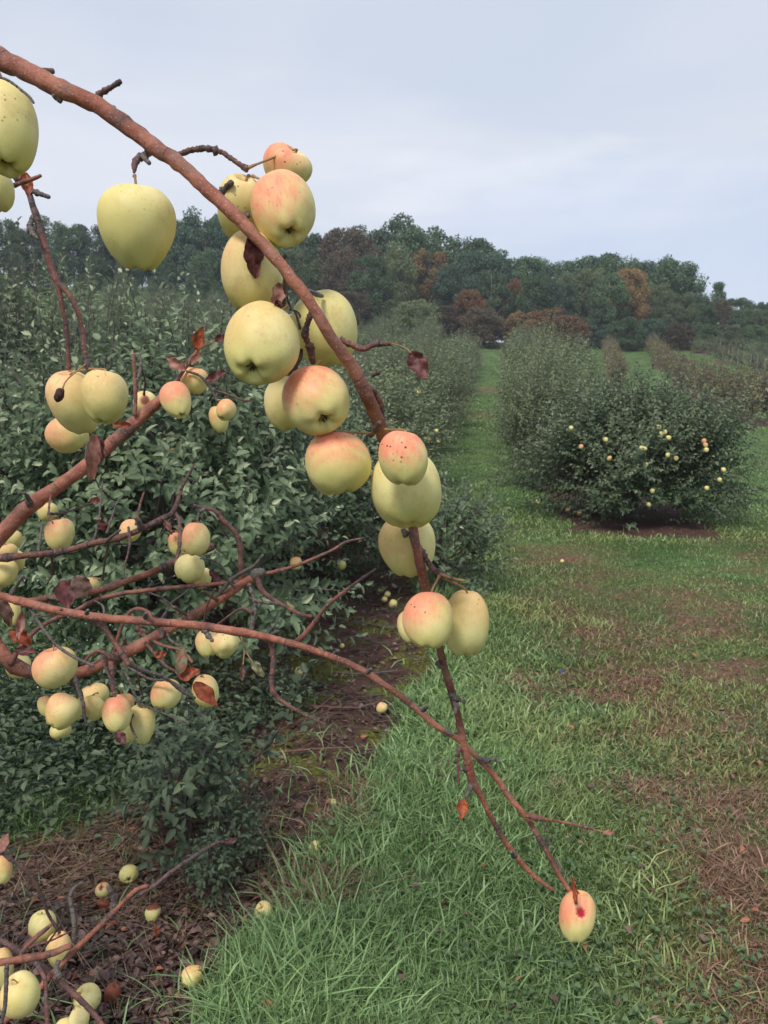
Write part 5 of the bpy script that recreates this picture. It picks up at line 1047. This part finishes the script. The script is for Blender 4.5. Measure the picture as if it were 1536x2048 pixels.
dry((360, 1348, 1.33), px2(56, 1.33), px2(28, 1.33), (.15, 1, 0), M['leaf_mixed'], B3, 'upright green and red leaf in the lower middle', .4, .4, 26)
dry((356, 1352, 1.34), px2(48, 1.34), px2(32, 1.34), (1, .1, .2), M['leaf_rust'], B3, None, .5, .6, 27)
dry((388, 1366, 1.33), px2(64, 1.33), px2(36, 1.33), (.75, -.85, .1), M['leaf_rust'], B3, 'large rusty leaf over the yellow apple in the lower middle', .45, .6, 28)
dry((486, 1328, 1.2), px2(36, 1.2), px2(13, 1.2), (-.1, -1, 0), M['leaf_brown'], B2, None, .5, .2, 29)
dry((503, 1320, 1.2), px2(42, 1.2), px2(20, 1.2), (.65, -1, 0), M['leaf_greenish'], B2, None, .4, .2, 30)
dry((234, 1462, 1.33), px2(34, 1.33), px2(24, 1.33), (.4, -1, 0), M['leaf_maroon'], B3, None, .6, .3, 31)
dry((308, 1312, 1.42), px2(26, 1.42), px2(16, 1.42), (.9, .1, 0), M['leaf_rust'], B3, None, .5, .3, 32)
dry((285, 1272, 1.42), px2(28, 1.42), px2(22, 1.42), (-.3, 1, 0), M['leaf_brown'], B3, None, .4, .3, 33)
dry((196, 1040, 1.55), px2(32, 1.55), px2(22, 1.55), (.5, -.8, 0), M['leaf_maroon'], B5, None, .6, .5, 34)
dry((204, 1002, 1.6), px2(26, 1.6), px2(18, 1.6), (-1, .2, 0), M['leaf_pink'], B5, None, .5, .5, 35)
dry((330, 1040, 1.52), px2(34, 1.52), px2(14, 1.52), (.4, -1, 0), M['leaf_pink'], B5, None, .7, .5, 36)
dry((420, 1140, 1.5), px2(36, 1.5), px2(20, 1.5), (.5, -.8, 0), M['leaf_maroon'], B6, None, .7, .5, 37)
dry((0, 1705, 1.8), px2(38, 1.8), px2(22, 1.8), (.5, 1, 0), M['leaf_pink'], B10, None, .5, .5, 38)
dry((450, 1686, 2.0), px2(26, 2.0), px2(12, 2.0), (1, .2, 0), M['leaf_maroon'], B8, None, .5, .5, 39)

# ------------------------------------------------------------------ sticks, fallen leaves and the leafy sucker near the camera
def stick(label, pts, r, mat=TG, lift=.008):
    W = []
    for p in pts: g = G(*p); W.append([g[0], g[1], float(gz(g[0], g[1])) + lift])
    cp = catmull(W, 5); d = abs(W[0][1]); V, q_, t_ = tube_arrays(cp, np.linspace(1.2, .6, len(cp)) * r, 7, .08, len(label))
    o = link('stick', fast_mesh('stick', V, [q_, t_], mat, {'grey': np.full(len(V), .5)}, True)); tag(o, label, 'stick', 'sticks lying on the ground')
stick('grey forked stick on the leaf litter below the low red branch', [(200, 1880), (245, 1878), (262, 1900), (290, 1925), (326, 1957)], .005)
stick('thin pale twig on the leaf litter right of the rotten apple', [(246, 2046), (270, 2005), (296, 1966)], .0022)
stick('short pale twig among dry leaves, left of the bottom middle apple', [(214, 1928), (235, 1938), (252, 1950)], .003)
stick('pale straight stick beside the small fallen apple on the bare strip', [(724, 1412), (750, 1406), (782, 1398)], .006)
stick('dark long stick lying across the bare strip behind the bough', [(590, 1408), (650, 1412), (722, 1414)], .006, TW)
stick('dark thin stick lying across the soil, nearest to the grass tufts', [(520, 1512), (570, 1512), (640, 1505), (740, 1496)], .006, TW)
stick('thin stick lying across the far end of the bare strip', [(640, 1240), (700, 1250), (770, 1262), (830, 1262)], .007)
stick('grey stick lying level on the middle of the bare strip', [(668, 1340), (720, 1344), (800, 1341)], .007)
stick('pale crooked twig on mossy soil left of the long grass', [(570, 1558), (590, 1552), (605, 1536)], .004)
for i, (px, py, L, k, lb_) in enumerate([(350, 1812, .035, 'leaf_greenish', 'small pale green fallen leaf on the litter'), (316, 1878, .045, 'leaf_rust', 'orange fallen leaf at the middle of the litter'), (336, 1985, .05, 'leaf_maroon', 'maroon fallen leaf near the clover at the bottom'), (350, 1910, .05, 'leaf_brown', 'brown fallen leaf left of the cheeked fallen apple'),
                                   (160, 1505, .05, 'leaf_greenish', 'straw coloured fallen leaf in the dark weeds'), (855, 1762, .035, 'leaf_rust', 'brown curled fallen leaf in the long grass'), (898, 1725, .03, 'leaf_rust', 'small orange fallen leaf in the grass'), (1500, 1905, .035, 'leaf_pink', 'pinkish fallen leaf in the grass at the right edge'),
                                   (300, 1940, .06, 'leaf_brown', 'large curled brown leaf on the litter'), (245, 1905, .06, 'leaf_brown', 'curled brown leaf beside the grey forked stick'), (420, 1890, .05, 'leaf_brown', 'brown leaf at the right edge of the litter'), (500, 1020, .06, 'leaf_rust', '')]):
    if not lb_: continue
    g = G(px, py); o = dry((0, 0, 0), L, L * .6, (math.cos(i * 1.7), .25, .2), M[k], None, None, .5, .5, 40 + i, nrm=(0, 1, .3), name='fallen_leaf', world=[g[0], g[1], float(gz(g[0], g[1])) + .02])
    tag(o, lb_, 'leaf', 'separate fallen leaves')
g = G(1124, 1357); V, q_ = leaf_arrays(np.zeros((6, 3)), np.array([[math.cos(a), math.sin(a), .5] for a in np.arange(6) * 1.047]), np.tile([0, 0, 1.], (6, 1)), np.full(6, .016), np.full(6, .011), .1, .1)
tag(link('flower', fast_mesh('flower', V, [q_], M['blue']), None, (g[0], g[1], float(gz(g[0], g[1])) + .045)), 'tiny bright blue flower in the lawn right of the bough', 'flower')
# a bent leafy shoot arching over the bare strip
def shoot(label, pts, depth, n, L, r0):
    W = np.array([P(a, b, d) for (a, b), d in zip(pts, depth)]); cp = catmull(W, 6); root = cp[0]; o = empty('leafy_shoot', root); tag(o, label, 'plant')
    V, q_, t_ = tube_arrays(cp - root, np.linspace(r0, r0 * .35, len(cp)), 7, .06); link('stem', fast_mesh('stem', V, [q_, t_], M['twig_grey'], {'grey': np.full(len(V), .1)}, True), o)
    r = np.random.RandomState(n); t = np.sort(r.uniform(.25, 1, n)); ii = (t * (len(cp) - 1)).astype(int); pp = cp[ii] - root; D = norm(r.normal(size=(n, 3)) + [0, 0, .1]); N = norm(r.normal(0, .4, (n, 3)) + [0, -.4, 1])
    V, q_ = leaf_arrays(pp, D, N, L * r.uniform(.6, 1.2, n), L * .58 * np.ones(n), .2, .2); link('foliage', fast_mesh('foliage', V, [q_], M['weed_leaf'], {'tone': np.repeat(r.uniform(.2, 1, n), 6), 'tipf': np.zeros(len(V))}), o)
shoot('dark leafy shoot arching up to the right over the bare strip', [(395, 1600), (450, 1565), (520, 1505), (570, 1440), (600, 1370), (625, 1325)], [2.9, 2.85, 2.8, 2.75, 2.7, 2.7], 30, .06, .006)
shoot('short leafy shoot beside the arching one, under the lowest bare branches', [(440, 1640), (430, 1560), (455, 1490), (500, 1440)], [2.95, 2.85, 2.8, 2.75], 34, .055, .005)
# leafy suckers near the dirt
suck = bush_meshes('suck', 77, .17, .15, .42, 110, .05, M['weed_leaf'], .028, 4, .01, sh_len=(.18, .4), pale=.15, tr=.12)
for i, (px, py, s, lb_) in enumerate([(370, 1700, 1.0, 'dark leafy sucker plant in front of the bare soil, upper left of the fallen apples'), (420, 1640, .8, 'dark leafy sucker behind the front one, beside the bare strip'), (470, 1730, .55, 'low leafy plant right of the dark sucker'),
                                      (340, 1560, .9, 'leafy weed clump behind the dark suckers'), (560, 1430, .55, 'small leafy plant on the bare strip under the hanging twig'), (430, 1790, .45, 'low leafy plant below the long grey twig')]):
    g = G(px, py); place_tree('leafy_sucker', suck, g[0], g[1], i * 1.3, s, lb_, 'plant', 'leafy suckers on the bare soil')

for o in bpy.data.objects:
    if 'label' in o and not 4 <= len(o['label'].replace('-', ' ').split()) <= 16: print('LONGLABEL', o.name, len(o['label'].split()), o['label'])

# ------------------------------------------------------------------ thin haze of the damp air
hb = bpy.data.meshes.new('haze'); x0, x1, y0, y1, z0, z1 = -300, 300, -60, 330, -2, 60
hb.from_pydata([(x, y, z) for z in (z0, z1) for y in (y0, y1) for x in (x0, x1)], [], [(0, 2, 3, 1), (4, 5, 7, 6), (0, 1, 5, 4), (2, 6, 7, 3), (0, 4, 6, 2), (1, 3, 7, 5)])
hm = bpy.data.materials.new('haze'); hm.use_nodes = True; hm.node_tree.nodes.clear()
ho = hm.node_tree.nodes.new('ShaderNodeOutputMaterial'); hv = hm.node_tree.nodes.new('ShaderNodeVolumePrincipled'); hv.inputs['Color'].default_value = (.82, .88, 1, 1); hv.inputs['Density'].default_value = .0007
hm.node_tree.links.new(hv.outputs[0], ho.inputs['Volume']); hb.materials.append(hm); tag(link('haze', hb), kind='stuff')
